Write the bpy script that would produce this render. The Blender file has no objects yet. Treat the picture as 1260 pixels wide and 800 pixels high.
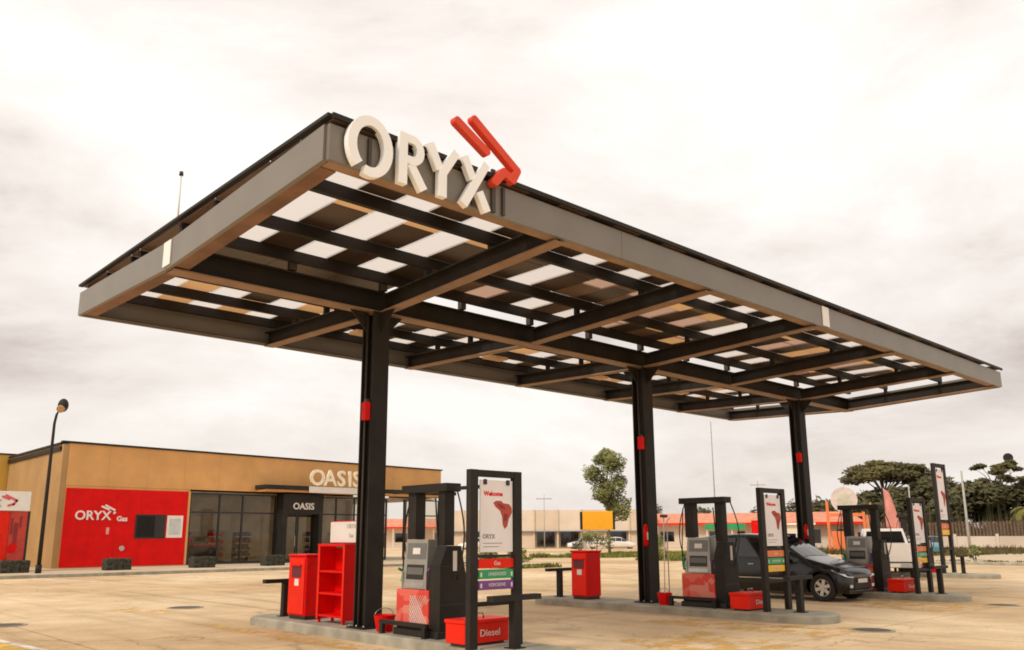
import bpy, bmesh, math, random
from mathutils import Vector, Matrix, noise
random.seed(7)
R = math.radians
scn = bpy.context.scene
col = scn.collection

# ---------------------------------------------------------------- camera
cd = bpy.data.cameras.new("camera")
cam = bpy.data.objects.new("camera", cd)
col.objects.link(cam)
scn.camera = cam
cd.sensor_width = 36
cd.lens = 36 * 1032.645 / 1260
cd.shift_y = 40.0 / 1260
cd.clip_end = 3000
pitch, roll, yaw = 0.2101, -0.0045, 0.8187
d = Vector((math.cos(yaw) * math.cos(pitch), math.sin(yaw) * math.cos(pitch), math.sin(pitch)))
r = d.cross(Vector((0, 0, 1))).normalized()
u = r.cross(d)
r2 = r * math.cos(roll) + u * math.sin(roll)
u2 = -r * math.sin(roll) + u * math.cos(roll)
M = Matrix((r2, u2, -d)).transposed().to_4x4()
M.translation = Vector((-4.2301, -11.6926, 1.55))
cam.matrix_world = M

# ---------------------------------------------------------------- render / light
scn.render.engine = 'CYCLES'
scn.cycles.filter_width = 1.8
scn.cycles.max_bounces = 8
scn.cycles.transparent_max_bounces = 24
scn.view_settings.view_transform = 'Standard'
scn.view_settings.look = 'None'
scn.view_settings.exposure = 0.36
SUN_EL, SUN_AZ = 40.0, 183.0            # azimuth of the sun, degrees from +X towards +Y
w = bpy.data.worlds.new("World")
scn.world = w
w.use_nodes = True
nt = w.node_tree
nt.nodes.clear()
N = nt.nodes.new
out = N('ShaderNodeOutputWorld')
sky = N('ShaderNodeTexSky')
sky.sky_type = 'NISHITA'
sky.sun_disc = False
sky.sun_elevation = R(SUN_EL)
sky.sun_rotation = R(90 - SUN_AZ)
sky.dust_density = 4
bg1 = N('ShaderNodeBackground'); bg1.inputs[1].default_value = 0.09
nt.links.new(sky.outputs[0], bg1.inputs[0])
tc = N('ShaderNodeTexCoord')
mp = N('ShaderNodeMapping'); mp.inputs['Scale'].default_value = (1.0, 1.0, 2.6)
nt.links.new(tc.outputs['Generated'], mp.inputs[0])
n1 = N('ShaderNodeTexNoise'); n1.inputs['Scale'].default_value = 2.0; n1.inputs['Detail'].default_value = 9
n1.inputs['Roughness'].default_value = .58; n1.inputs['Distortion'].default_value = .25
mp.inputs['Location'].default_value = (0.4, 5.2, 1.3)
nt.links.new(mp.outputs[0], n1.inputs[0])
cr = N('ShaderNodeValToRGB')
e = cr.color_ramp.elements
e[0].position = .27; e[0].color = (.40, .335, .295, 1)
e[1].position = .60; e[1].color = (.86, .82, .77, 1)
m = cr.color_ramp.elements.new(.44); m.color = (.72, .655, .605, 1)
nt.links.new(n1.outputs[0], cr.inputs[0])
# overcast skies are brighter overhead than at the horizon
sx = N('ShaderNodeSeparateXYZ'); nt.links.new(tc.outputs['Generated'], sx.inputs[0])
mr = N('ShaderNodeMapRange'); mr.inputs[1].default_value = 0.0; mr.inputs[2].default_value = .5
mr.inputs[3].default_value = .96; mr.inputs[4].default_value = 1.10
nt.links.new(sx.outputs[2], mr.inputs[0])
bg2 = N('ShaderNodeBackground')
nt.links.new(cr.outputs[0], bg2.inputs[0]); nt.links.new(mr.outputs[0], bg2.inputs[1])
mx = N('ShaderNodeMixShader'); mx.inputs[0].default_value = .93
nt.links.new(bg1.outputs[0], mx.inputs[1]); nt.links.new(bg2.outputs[0], mx.inputs[2])
nt.links.new(mx.outputs[0], out.inputs[0])
sl = bpy.data.lights.new("sun", 'SUN')
sl.energy = 1.5; sl.angle = R(12); sl.color = (1, .93, .82)
so = bpy.data.objects.new("sun", sl); col.objects.link(so)
so.rotation_euler = Vector((math.cos(R(SUN_AZ)) * math.cos(R(SUN_EL)), math.sin(R(SUN_AZ)) * math.cos(R(SUN_EL)), math.sin(R(SUN_EL)))).to_track_quat('Z', 'Y').to_euler()

# ---------------------------------------------------------------- materials
MATS = {}
def mat(name, c, rough=.6, metal=0, spec=.5, vary=.12, vscale=3.0, bump=0, bscale=40, coat=0, c2=None):
    if name in MATS: return MATS[name]
    m = bpy.data.materials.new(name); m.use_nodes = True
    t = m.node_tree; b = t.nodes['Principled BSDF']
    b.inputs['Roughness'].default_value = rough; b.inputs['Metallic'].default_value = metal
    b.inputs['Specular IOR Level'].default_value = spec
    if coat: b.inputs['Coat Weight'].default_value = coat
    tcn = t.nodes.new('ShaderNodeTexCoord')
    nz = t.nodes.new('ShaderNodeTexNoise'); nz.inputs['Scale'].default_value = vscale; nz.inputs['Detail'].default_value = 6
    t.links.new(tcn.outputs['Object'], nz.inputs[0])
    rp = t.nodes.new('ShaderNodeValToRGB'); t.links.new(nz.outputs[0], rp.inputs[0])
    a = c2 or tuple(x * (1 - vary) for x in c)
    hi = tuple(min(1, x * (1 + vary)) for x in c) if not c2 else c
    rp.color_ramp.elements[0].position = .32; rp.color_ramp.elements[1].position = .68
    rp.color_ramp.elements[0].color = (*a, 1); rp.color_ramp.elements[1].color = (*hi, 1)
    t.links.new(rp.outputs[0], b.inputs['Base Color'])
    if bump:
        n2 = t.nodes.new('ShaderNodeTexNoise'); n2.inputs['Scale'].default_value = bscale; n2.inputs['Detail'].default_value = 4
        t.links.new(tcn.outputs['Object'], n2.inputs[0])
        bp = t.nodes.new('ShaderNodeBump'); bp.inputs['Strength'].default_value = bump; bp.inputs['Distance'].default_value = .02
        t.links.new(n2.outputs[0], bp.inputs['Height']); t.links.new(bp.outputs[0], b.inputs['Normal'])
    MATS[name] = m
    return m
steel = mat('dark_steel', (.022, .018, .0145), .6, .0, .25, .25, 2)
frame_steel = mat('canopy_steel', (.060, .044, .032), .55, 0, .4, .2, 1.5)
fascia = mat('fascia_cladding', (.195, .172, .142), .42, .1, .5, .07, 1.2)
bounce_tan = mat('bounce_lit_steel', (.30, .19, .125), .6, 0, .3, .2, 2)  # ground-bounce light painted into the steel colour of the beam undersides
flange_red = mat('red_oxide_steel', (.20, .105, .065), .6, 0, .3, .25, 2)
pv_dark = mat('solar_underside', (.055, .035, .024), .45, 0, .5, .35, 1.6)
pv_brown = mat('brown_backsheet', (.20, .13, .095), .5, 0, .4, .25, 1.2)
pv_tan = mat('tan_backsheet', (.70, .52, .34), .5, 0, .4, .15, 1.2)
pv_pink = mat('pale_backsheet', (.62, .50, .42), .5, 0, .4, .2, 1.2)
white = mat('white_paint', (.80, .77, .72), .45, 0, .5, .05, 4)
offwhite = mat('offwhite_sheet', (.72, .67, .62), .6, 0, .4, .05, 3)
coral = mat('coral_paint', (.74, .075, .035), .5, 0, .2, .05, 4)
red = mat('red_paint', (.70, .0022, .0015), .5, 0, .18, .10, 2)
red2 = mat('orange_red_paint', (.78, .018, .004), .5, 0, .2, .08, 3)
darkred = mat('dark_red', (.25, .012, .012), .5)
maroon = mat('maroon', (.12, .01, .02), .6)
black = mat('black_plastic', (.012, .011, .010), .4)
chrome = mat('brushed_metal', (.45, .44, .41), .3, .8)
greymet = mat('grey_pump_metal', (.33, .31, .27), .35, .35)
green = mat('green_print', (.02, .30, .11), .5)
purple = mat('purple_print', (.20, .055, .25), .5)
yellow = mat('yellow_print', (.85, .45, .02), .5)
orange = mat('orange_print', (.78, .20, .06), .5)
amber = mat('amber_sign', (.90, .40, .01), .5, 0, .4, .05)
inkgrey = mat('grey_ink', (.25, .24, .24), .7)
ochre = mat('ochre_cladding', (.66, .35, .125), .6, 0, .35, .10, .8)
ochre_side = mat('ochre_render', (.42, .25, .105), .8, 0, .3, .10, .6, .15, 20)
ybuild = mat('yellow_render', (.66, .40, .08), .8, 0, .3, .08, .5)
cream = mat('cream_render', (.66, .54, .41), .85, 0, .3, .1, .4, .1, 10)
cream2 = mat('pale_render', (.74, .62, .50), .85, 0, .3, .08, .4)
rooftile = mat('terracotta_roof', (.66, .27, .165), .8, 0, .3, .15, 1.5)
kerbm = mat('kerb_concrete', (.34, .31, .24), .85, 0, .3, .22, 3, .3, 30)
pave = mat('pale_pavement', (.56, .44, .30), .9, 0, .2, .12, .6, .2, 12)
brownsoil = mat('brown_soil', (.20, .13, .07), .95, 0, .1, .3, 2, .5, 8)
bark = mat('bark', (.13, .10, .075), .9, 0, .1, .3, 6, .5, 20)
skin = mat('skin', (.16, .085, .055), .6)
clothred = mat('red_shirt', (.42, .02, .03), .8)
clothdark = mat('dark_trousers', (.03, .03, .04), .8)
hair = mat('black_hair', (.01, .01, .01), .8)
rubber = mat('tyre_rubber', (.015, .014, .013), .8)
alloy = mat('alloy_wheel', (.62, .58, .50), .35, .4)
lampglass = mat('lamp_glass', (.70, .68, .64), .12, 0, .8)
teal = mat('teal_paint', (.06, .20, .23), .3, 0, .5, .1, 2, coat=.5)
blackcar = mat('black_car_paint', (.004, .004, .0045), .22, .0, .35, .1, 2, coat=.45)
whitecar = mat('white_car_paint', (.78, .72, .66), .3, 0, .5, .06, 2, coat=.6)
bluecar = mat('blue_car_paint', (.10, .16, .24), .3, 0, .5, .06, 2, coat=.6)
interior = mat('shop_interior', (.62, .55, .45), .8, 0, .3, .2, 1)
stone = mat('dark_planter_stone', (.05, .047, .035), .9, 0, .2, .6, 9, .8, 14)
leafA = mat('foliage_olive', (.20, .20, .065), .8, 0, .2, .4, .5)
leafB = mat('foliage_dark', (.105, .095, .045), .8, 0, .2, .45, .25)
leafC = mat('foliage_brownish', (.115, .095, .035), .8, 0, .2, .4, .25)
leafY = mat('foliage_yellow', (.24, .22, .045), .8, 0, .2, .35, .5)
grassm = mat('grass', (.20, .21, .05), .9, 0, .1, .4, .6)
fencem = mat('rusty_fence', (.16, .10, .07), .8, 0, .2, .25, 3)
clothcoral = mat('coral_cloth', (.66, .27, .22), .9)

def glass_mat(name, tint, op=.25, rough=.03):
    m = bpy.data.materials.new(name); m.use_nodes = True; t = m.node_tree; t.nodes.clear()
    o = t.nodes.new('ShaderNodeOutputMaterial'); tr = t.nodes.new('ShaderNodeBsdfTransparent'); tr.inputs[0].default_value = (*tint, 1)
    g = t.nodes.new('ShaderNodeBsdfGlossy'); g.inputs['Roughness'].default_value = rough; g.inputs[0].default_value = (.9, .87, .82, 1)
    fr = t.nodes.new('ShaderNodeFresnel'); fr.inputs[0].default_value = 1.5
    ma = t.nodes.new('ShaderNodeMath'); ma.operation = 'ADD'; ma.inputs[1].default_value = op; ma.use_clamp = True
    t.links.new(fr.outputs[0], ma.inputs[0])
    x = t.nodes.new('ShaderNodeMixShader'); t.links.new(ma.outputs[0], x.inputs[0]); t.links.new(tr.outputs[0], x.inputs[1]); t.links.new(g.outputs[0], x.inputs[2])
    t.links.new(x.outputs[0], o.inputs[0]); return m
shopglass = glass_mat('shop_glass', (.88, .85, .78), -.01)
carglass = glass_mat('car_glass', (.07, .07, .075), .05)
def tinted(name, c):
    m = mat(name, c, .55, 0, .3, .2, 1.2); t = m.node_tree; b = t.nodes['Principled BSDF']; o = t.nodes['Material Output']
    tl = t.nodes.new('ShaderNodeBsdfTranslucent'); tl.inputs[0].default_value = (c[0] * .95, c[1] * .92, c[2] * .88, 1)
    x = t.nodes.new('ShaderNodeMixShader'); x.inputs[0].default_value = .62
    t.links.new(b.outputs[0], x.inputs[1]); t.links.new(tl.outputs[0], x.inputs[2]); t.links.new(x.outputs[0], o.inputs[0]); return m
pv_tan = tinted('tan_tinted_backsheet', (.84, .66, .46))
def sheet_mat(name='translucent_sheet', k=(.84, .80, .77)):
    m = bpy.data.materials.new(name); m.use_nodes = True; t = m.node_tree; t.nodes.clear()
    o = t.nodes.new('ShaderNodeOutputMaterial'); tr = t.nodes.new('ShaderNodeBsdfTransparent'); tr.inputs[0].default_value = (*k, 1)
    tl = t.nodes.new('ShaderNodeBsdfTranslucent'); tl.inputs[0].default_value = (k[0] * .95, k[1] * .94, k[2] * .91, 1)
    x = t.nodes.new('ShaderNodeMixShader'); x.inputs[0].default_value = .35
    t.links.new(tr.outputs[0], x.inputs[1]); t.links.new(tl.outputs[0], x.inputs[2]); t.links.new(x.outputs[0], o.inputs[0]); return m
sheetm = sheet_mat()
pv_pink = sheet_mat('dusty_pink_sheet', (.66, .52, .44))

def concrete_mat():
    m = bpy.data.materials.new('forecourt_concrete'); m.use_nodes = True; t = m.node_tree; b = t.nodes['Principled BSDF']
    tcn = t.nodes.new('ShaderNodeTexCoord')
    def nz(s, d, ro=.5):
        n = t.nodes.new('ShaderNodeTexNoise'); n.inputs['Scale'].default_value = s; n.inputs['Detail'].default_value = d; n.inputs['Roughness'].default_value = ro
        t.links.new(tcn.outputs['Object'], n.inputs[0]); return n
    def ramp(src, p0, c0, p1, c1):
        q = t.nodes.new('ShaderNodeValToRGB'); t.links.new(src, q.inputs[0]); e = q.color_ramp.elements
        e[0].position = p0; e[0].color = (*c0, 1); e[1].position = p1; e[1].color = (*c1, 1); return q
    def mix(f, a, bb, mode='MIX', fac=1):
        q = t.nodes.new('ShaderNodeMix'); q.data_type = 'RGBA'; q.blend_type = mode
        if f is None: q.inputs[0].default_value = fac
        else: t.links.new(f, q.inputs[0])
        t.links.new(a, q.inputs[6]); t.links.new(bb, q.inputs[7]); return q
    big = ramp(nz(.11, 5).outputs[0], .38, (.58, .40, .215), .62, (.80, .62, .40))
    med = ramp(nz(.9, 8, .62).outputs[0], .30, (.82, .80, .78), .66, (1.05, 1.04, 1.02))
    c1 = mix(None, big.outputs[0], med.outputs[0], 'MULTIPLY')
    fine = ramp(nz(14, 6, .7).outputs[0], .3, (.86, .86, .86), .7, (1.08, 1.08, 1.08))
    c2 = mix(None, c1.outputs[2], fine.outputs[0], 'MULTIPLY')
    # oil and tyre stains
    st = ramp(nz(.42, 6, .6).outputs[0], .64, (0, 0, 0), .76, (.55, .55, .55))
    dk = t.nodes.new('ShaderNodeRGB'); dk.outputs[0].default_value = (.20, .125, .06, 1)
    c3 = mix(st.outputs[0], c2.outputs[2], dk.outputs[0])
    # cast slab joints every 5 m
    br = t.nodes.new('ShaderNodeTexBrick'); br.offset = 0; br.inputs['Scale'].default_value = 1; br.inputs['Mortar Size'].default_value = .018
    br.inputs['Brick Width'].default_value = 5; br.inputs['Row Height'].default_value = 5
    br.inputs['Color1'].default_value = (1, 1, 1, 1); br.inputs['Color2'].default_value = (.97, .96, .95, 1); br.inputs['Mortar'].default_value = (.64, .60, .54, 1)
    t.links.new(tcn.outputs['Object'], br.inputs[0])
    c4 = mix(None, c3.outputs[2], br.outputs[0], 'MULTIPLY')
    mpn = t.nodes.new('ShaderNodeMapping'); mpn.inputs['Scale'].default_value = (2.6, .10, 1); mpn.inputs['Rotation'].default_value = (0, 0, .06); t.links.new(tcn.outputs['Object'], mpn.inputs[0])
    tn = t.nodes.new('ShaderNodeTexNoise'); tn.inputs['Scale'].default_value = .8; tn.inputs['Detail'].default_value = 5; t.links.new(mpn.outputs[0], tn.inputs[0])
    tr = ramp(tn.outputs[0], .52, (1, 1, 1), .74, (.70, .67, .63)); c5 = mix(None, c4.outputs[2], tr.outputs[0], 'MULTIPLY')
    sp2 = ramp(nz(3.1, 3, .5).outputs[0], .70, (1, 1, 1), .745, (.55, .50, .44)); c5 = mix(None, c5.outputs[2], sp2.outputs[0], 'MULTIPLY')
    # hairline cracks
    vc = t.nodes.new('ShaderNodeTexVoronoi'); vc.feature = 'DISTANCE_TO_EDGE'; vc.inputs['Scale'].default_value = .22; dn = nz(1.3, 4); ad = t.nodes.new('ShaderNodeVectorMath'); ad.operation = 'ADD'
    t.links.new(tcn.outputs['Object'], ad.inputs[0]); t.links.new(dn.outputs[1], ad.inputs[1]); t.links.new(ad.outputs[0], vc.inputs[0])
    ck = ramp(vc.outputs[0], .0, (.66, .62, .57), .006, (1, 1, 1)); c4 = mix(None, c5.outputs[2], ck.outputs[0], 'MULTIPLY')
    t.links.new(c4.outputs[2], b.inputs['Base Color']); b.inputs['Roughness'].default_value = .85; b.inputs['Specular IOR Level'].default_value = .25
    bp = t.nodes.new('ShaderNodeBump'); bp.inputs['Strength'].default_value = .25; bp.inputs['Distance'].default_value = .01
    t.links.new(nz(30, 5).outputs[0], bp.inputs['Height']); t.links.new(bp.outputs[0], b.inputs['Normal'])
    return m
concrete = concrete_mat()
def worn_paint(name, c, thr=.5):
    m = bpy.data.materials.new(name); m.use_nodes = True; t = m.node_tree; b = t.nodes['Principled BSDF']
    b.inputs['Base Color'].default_value = (*c, 1); b.inputs['Roughness'].default_value = .8
    tcn = t.nodes.new('ShaderNodeTexCoord'); n = t.nodes.new('ShaderNodeTexNoise'); n.inputs['Scale'].default_value = 2.2; n.inputs['Detail'].default_value = 9; n.inputs['Roughness'].default_value = .7
    t.links.new(tcn.outputs['Object'], n.inputs[0])
    q = t.nodes.new('ShaderNodeValToRGB'); q.color_ramp.elements[0].position = thr - .1; q.color_ramp.elements[1].position = thr + .12
    t.links.new(n.outputs[0], q.inputs[0]); t.links.new(q.outputs[0], b.inputs['Alpha']); return m
wy = worn_paint('worn_yellow_paint', (.80, .47, .05), .45)
wy2 = worn_paint('faded_yellow_paint', (.74, .44, .09), .56)
ww = worn_paint('worn_white_paint', (.78, .70, .58), .42)

# ---------------------------------------------------------------- helpers
def tag(o, label=None, cat=None, group=None, kind=None):
    if label: o['label'] = label
    if cat: o['category'] = cat
    if group: o['group'] = group
    if kind: o['kind'] = kind
    return o
def link(name, me, m, parent=None, kind=None):
    o = bpy.data.objects.new(name, me); col.objects.link(o)
    if m and not me.materials: me.materials.append(m)
    if parent: o.parent = parent
    if kind: o['kind'] = kind
    return o
def thing(name, label, cat, loc=(0, 0, 0), rz=0, group=None):
    o = bpy.data.objects.new(name, None); o.empty_display_size = .3; col.objects.link(o)
    o.location = loc; o.rotation_euler = (0, 0, rz)
    return tag(o, label, cat, group)
class MB:
    def __init__(s): s.b = bmesh.new()
    def box(s, x0, x1, y0, y1, z0, z1, bev=0):
        g = bmesh.ops.create_cube(s.b, size=1)['verts']
        for v in g: v.co = Vector(((x0 + x1) / 2 + v.co.x * (x1 - x0), (y0 + y1) / 2 + v.co.y * (y1 - y0), (z0 + z1) / 2 + v.co.z * (z1 - z0)))
        if bev:
            es = {e for v in g for e in v.link_edges}
            bmesh.ops.bevel(s.b, geom=list(es), offset=bev, segments=2, affect='EDGES', profile=.5)
        return s
    def hexa(s, pts):            # eight corners: bottom four then top four
        v = [s.b.verts.new(p) for p in pts]
        for f in ((3, 2, 1, 0), (4, 5, 6, 7), (0, 1, 5, 4), (1, 2, 6, 5), (2, 3, 7, 6), (3, 0, 4, 7)): s.b.faces.new([v[i] for i in f])
        return s
    def bar(s, p0, p1, wd, ht, up=(0, 0, 1)):    # rectangular bar, centred on the line
        p0, p1 = Vector(p0), Vector(p1); dd = (p1 - p0).normalized(); up = Vector(up)
        sd = dd.cross(up)
        if sd.length < 1e-4: sd = Vector((1, 0, 0))
        sd.normalize(); uu = sd.cross(dd)
        a, b = sd * wd / 2, uu * ht / 2
        return s.hexa([p0 - a - b, p0 + a - b, p1 + a - b, p1 - a - b, p0 - a + b, p0 + a + b, p1 + a + b, p1 - a + b])
    def cyl(s, p0, p1, r0, r1=None, n=12, caps=True):
        r1 = r0 if r1 is None else r1; p0, p1 = Vector(p0), Vector(p1); dd = (p1 - p0).normalized()
        a = dd.orthogonal().normalized(); b = dd.cross(a)
        A = [s.b.verts.new(p0 + (a * math.cos(t) + b * math.sin(t)) * r0) for t in [2 * math.pi * i / n for i in range(n)]]
        B = [s.b.verts.new(p1 + (a * math.cos(t) + b * math.sin(t)) * r1) for t in [2 * math.pi * i / n for i in range(n)]]
        for i in range(n):
            f = s.b.faces.new((A[i], A[(i + 1) % n], B[(i + 1) % n], B[i])); f.smooth = True
        if caps: s.b.faces.new(A[::-1]); s.b.faces.new(B)
        return s
    def tube(s, pts, rad, n=8):
        pts = [Vector(p) for p in pts]; rings = []
        for i, p in enumerate(pts):
            dd = (pts[min(i + 1, len(pts) - 1)] - pts[max(i - 1, 0)]).normalized()
            a = dd.cross(Vector((.3, .2, 1))).normalized() if abs(dd.z) < .95 else dd.cross(Vector((1, 0, 0))).normalized()
            b = dd.cross(a); rr = rad[i] if isinstance(rad, (list, tuple)) else rad
            rings.append([s.b.verts.new(p + (a * math.cos(2 * math.pi * k / n) + b * math.sin(2 * math.pi * k / n)) * rr) for k in range(n)])
        for A, B in zip(rings, rings[1:]):
            for k in range(n):
                f = s.b.faces.new((A[k], A[(k + 1) % n], B[(k + 1) % n], B[k])); f.smooth = True
        s.b.faces.new(rings[0][::-1]); s.b.faces.new(rings[-1]); return s
    def prism(s, pts, y0, y1):   # outline in x,z (facing -Y), extruded from y0 to y1
        A = [s.b.verts.new((x, y0, z)) for x, z in pts]; B = [s.b.verts.new((x, y1, z)) for x, z in pts]
        n = len(pts); s.b.faces.new(A); s.b.faces.new(B[::-1])
        for i in range(n): s.b.faces.new((A[(i + 1) % n], A[i], B[i], B[(i + 1) % n]))
        return s
    def sphere(s, c, rad, sc=(1, 1, 1), seg=12):
        g = bmesh.ops.create_uvsphere(s.b, u_segments=seg, v_segments=max(6, seg // 2), radius=rad)['verts']
        for v in g: v.co = Vector((v.co.x * sc[0] + c[0], v.co.y * sc[1] + c[1], v.co.z * sc[2] + c[2]))
        for f in s.b.faces:
            if any(v in g[:1] for v in f.verts): pass
        for v in g:
            for f in v.link_faces: f.smooth = True
        return s
    def build(s, name, m, parent=None, kind=None, rot=None):
        if rot: bmesh.ops.transform(s.b, matrix=rot, verts=s.b.verts)
        bmesh.ops.recalc_face_normals(s.b, faces=s.b.faces)
        me = bpy.data.meshes.new(name); s.b.to_mesh(me); s.b.free()
        return link(name, me, m, parent, kind)
def B(name, m, parent, *a, bev=0, **k): return MB().box(*a, bev=bev).build(name, m, parent, **k)
FACE_NY = Matrix.Rotation(R(90), 4, 'X')
FACE_NX = Matrix.Rotation(R(-90), 4, 'Z') @ Matrix.Rotation(R(90), 4, 'X')
def text(s, size, m, parent, loc, face='-Y', depth=.004, align='CENTER', name='lettering', sx=1.0, bold=0):
    c = bpy.data.curves.new('t', 'FONT'); c.body = s; c.size = size; c.extrude = depth / 2; c.align_x = align; c.align_y = 'CENTER'; c.resolution_u = 3; c.offset = bold
    o = bpy.data.objects.new('t', c); col.objects.link(o)
    me = bpy.data.meshes.new_from_object(o.evaluated_get(bpy.context.evaluated_depsgraph_get()))
    bpy.data.objects.remove(o); bpy.data.curves.remove(c)
    me.transform(Matrix.Diagonal((sx, 1, 1, 1))); me.transform(FACE_NY if face == '-Y' else FACE_NX)
    me.transform(Matrix.Translation(Vector(loc))); me.materials.clear()
    return link(name, me, m, parent)
def stroke(pts, wd):             # outline of a polyline with mitred joins (x,z)
    P = [Vector((a, b)) for a, b in pts]; L, Rr = [], []
    for i, p in enumerate(P):
        if 0 < i < len(P) - 1:
            d0 = (p - P[i - 1]).normalized(); d1 = (P[i + 1] - p).normalized(); n0 = Vector((-d0.y, d0.x)); n1 = Vector((-d1.y, d1.x))
            nn = (n0 + n1).normalized(); k = wd / 2 / max(.35, nn.dot(n0))
        else:
            dd = (P[1] - P[0]) if i == 0 else (P[-1] - P[-2]); dd.normalize(); nn = Vector((-dd.y, dd.x)); k = wd / 2
        L.append(tuple(p + nn * k)); Rr.append(tuple(p - nn * k))
    return L + Rr[::-1]
def arc(cx, cz, rx, rz, a0, a1, n=22): return [(cx + rx * math.cos(R(a0 + (a1 - a0) * i / n)), cz + rz * math.sin(R(a0 + (a1 - a0) * i / n))) for i in range(n + 1)]
def strokes_obj(name, paths, wd, y0, y1, m, parent, bev=0):
    mb = MB()
    for i, p in enumerate(paths): mb.prism(stroke(p, wd), y0 + .003 * i, y1 - .003 * i)
    return mb.build(name, m, parent)
def capsule(p0, p1, wd):
    a = Vector(p0); b = Vector(p1); dd = (b - a).normalized(); ang = math.degrees(math.atan2(dd.y, dd.x)); h = wd / 2
    return arc(a.x, a.y, h, h, ang + 90, ang + 270, 8) + arc(b.x, b.y, h, h, ang - 90, ang + 90, 8)
def emblem(parent, ox, oz, s, y0, y1, m):
    # the leaping double bar: two long bars and a hook, coordinates from the canopy sign
    q = lambda x, z: (ox + (x - 1.67) * s, oz + (z - 5.8) * s)
    wd = .105 * s
    MB().prism(capsule(q(1.67, 6.47), q(2.14, 6.22), wd), y0, y1).build('emblem_bar', m, parent)
    path = [(1.94, 6.58), (2.66, 6.12), (2.58, 5.97), (2.42, 6.03), (2.28, 5.86)]
    mb = MB()
    for i, (a, b) in enumerate(zip(path, path[1:])): mb.prism(capsule(q(*a), q(*b), wd * (1 + .01 * i)), y0 - .003 * i, y1 + .003 * i)
    mb.build('emblem_bar', m, parent)

# ================================================================ SETTING
g = MB(); g.b.faces.new([g.b.verts.new(p) for p in ((-900, -900, 0), (1500, -900, 0), (1500, 1500, 0), (-900, 1500, 0))])
g.build('ground', concrete, kind='structure')
def sheet(name, m, pts, z, kind='structure'):
    s = MB(); s.b.faces.new([s.b.verts.new((x, y, z)) for x, y in pts]); return s.build(name, m, kind=kind)
# footpath in front of the shop
MB().box(-30, 33, 26.8, 52, -.05, .13, .02).build('pavement', pave, kind='structure')
MB().box(-30, 33, 26.62, 26.79, -.05, .135, .02).build('kerb', kerbm, kind='structure')
# worn paint on the concrete
sheet('painted_line', ww, ((-1.10, 7.0), (-.98, 7.06), (-.40, 1.0), (-.54, 1.0)), .004)
sheet('painted_line', wy, ((-1.45, 6.9), (-1.14, 6.98), (-.58, 1.0), (-1.0, 1.0)), .004)
for a in (((5.2, 26.4), (5.4, 26.5), (6.4, 21), (6.2, 20.9)), ((9.2, 26.2), (9.45, 26.3), (10.6, 20.5), (10.35, 20.4)), ((13.4, 26.0), (13.6, 26.1), (14.8, 20.5), (14.6, 20.4))):
    sheet('parking_line', ww, a, .004)
for a in (((2.45, 3.9), (2.8, 4.1), (3.0, -3.6), (2.55, -3.8)), ((8.6, -1.5), (9.6, -1.4), (9.7, -5.2), (8.4, -5.0)), ((9.6, -3.2), (10.3, -4.7), (10.0, -5.1), (9.3, -3.6)),
          ((14.6, -2.2), (16.9, -2.3), (16.6, -5.2), (14.2, -4.6)), ((2.2, 8.3), (3.0, 8.6), (3.6, 6.6), (2.7, 6.4)), ((6.0, -3), (8.0, -3.2), (7.4, -5.4), (5.4, -4.8))):
    sheet('painted_line', wy2, a, .004)
# planted strips and far pavement to the right
MB().box(44, 150, -60, 9.5, -.05, .14, .02).build('pavement', pave, kind='structure')
sheet('soil_bed', brownsoil, ((60, -30), (140, -30), (140, 34), (72, 34)), .148)
MB().box(43.7, 43.99, -60, 9.5, -.05, .15, .03).build('kerb', kerbm, kind='structure')
MB().box(43.7, 150, 9.51, 9.8, -.05, .15, .03).build('kerb', kerbm, kind='structure')

# ---- pump islands
def island(cx, y0, y1, hw=.56):
    mb = MB(); n = 10
    o = [(cx - hw, y1 - .25), (cx - hw + .25, y1), (cx + hw - .25, y1), (cx + hw, y1 - .25)]
    o += [(cx + hw * math.cos(R(-a)), y0 + hw * .75 * math.sin(R(-a))) for a in range(0, 181, 15)]
    def lay(pts, za, zb, ins):
        c = Vector((cx, (y0 + y1) / 2))
        A = [mb.b.verts.new((x, y, za)) for x, y in pts]
        Bv = [mb.b.verts.new((x + (c.x - x) * ins / hw, y + (ins if y < c.y else -ins), zb)) for x, y in pts]
        for i in range(len(pts)): mb.b.faces.new((A[i], A[(i + 1) % len(pts)], Bv[(i + 1) % len(pts)], Bv[i]))
        return [(v.co.x, v.co.y) for v in Bv], Bv
    p, _ = lay(o, -.02, .125, .0); p, vb = lay(p, .125, .15, .03)
    mb.b.faces.new(vb)
    mb.build('pump_island', kerbm, kind='structure')
XS = (3.62, 10.68, 17.72, 29.5)
island(XS[0], -3.9, 3.45, .47); island(XS[1], -3.75, 3.1, .60); island(XS[2], -3.6, 3.1, .58); island(XS[3], -.55, 7, .6)

# ================================================================ CANOPY
can = thing('fuel_canopy', 'dark steel canopy roofed with solar modules, standing on three columns over the pumps', 'canopy', (0, 0, 0))
L, YN, YF = 21.0, -4.30, 4.07
def zb(y): return 5.29 + (.19 * (-y / 4.3) if y < 0 else .12 * (y / 4.07))   # underside of the shallow V
TH = .414
def cbeam(name, p0, p1, m, wd=.06):
    mb = MB(); mb.bar(p0, p1, wd, TH); return mb.build(name, m, can)
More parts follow.
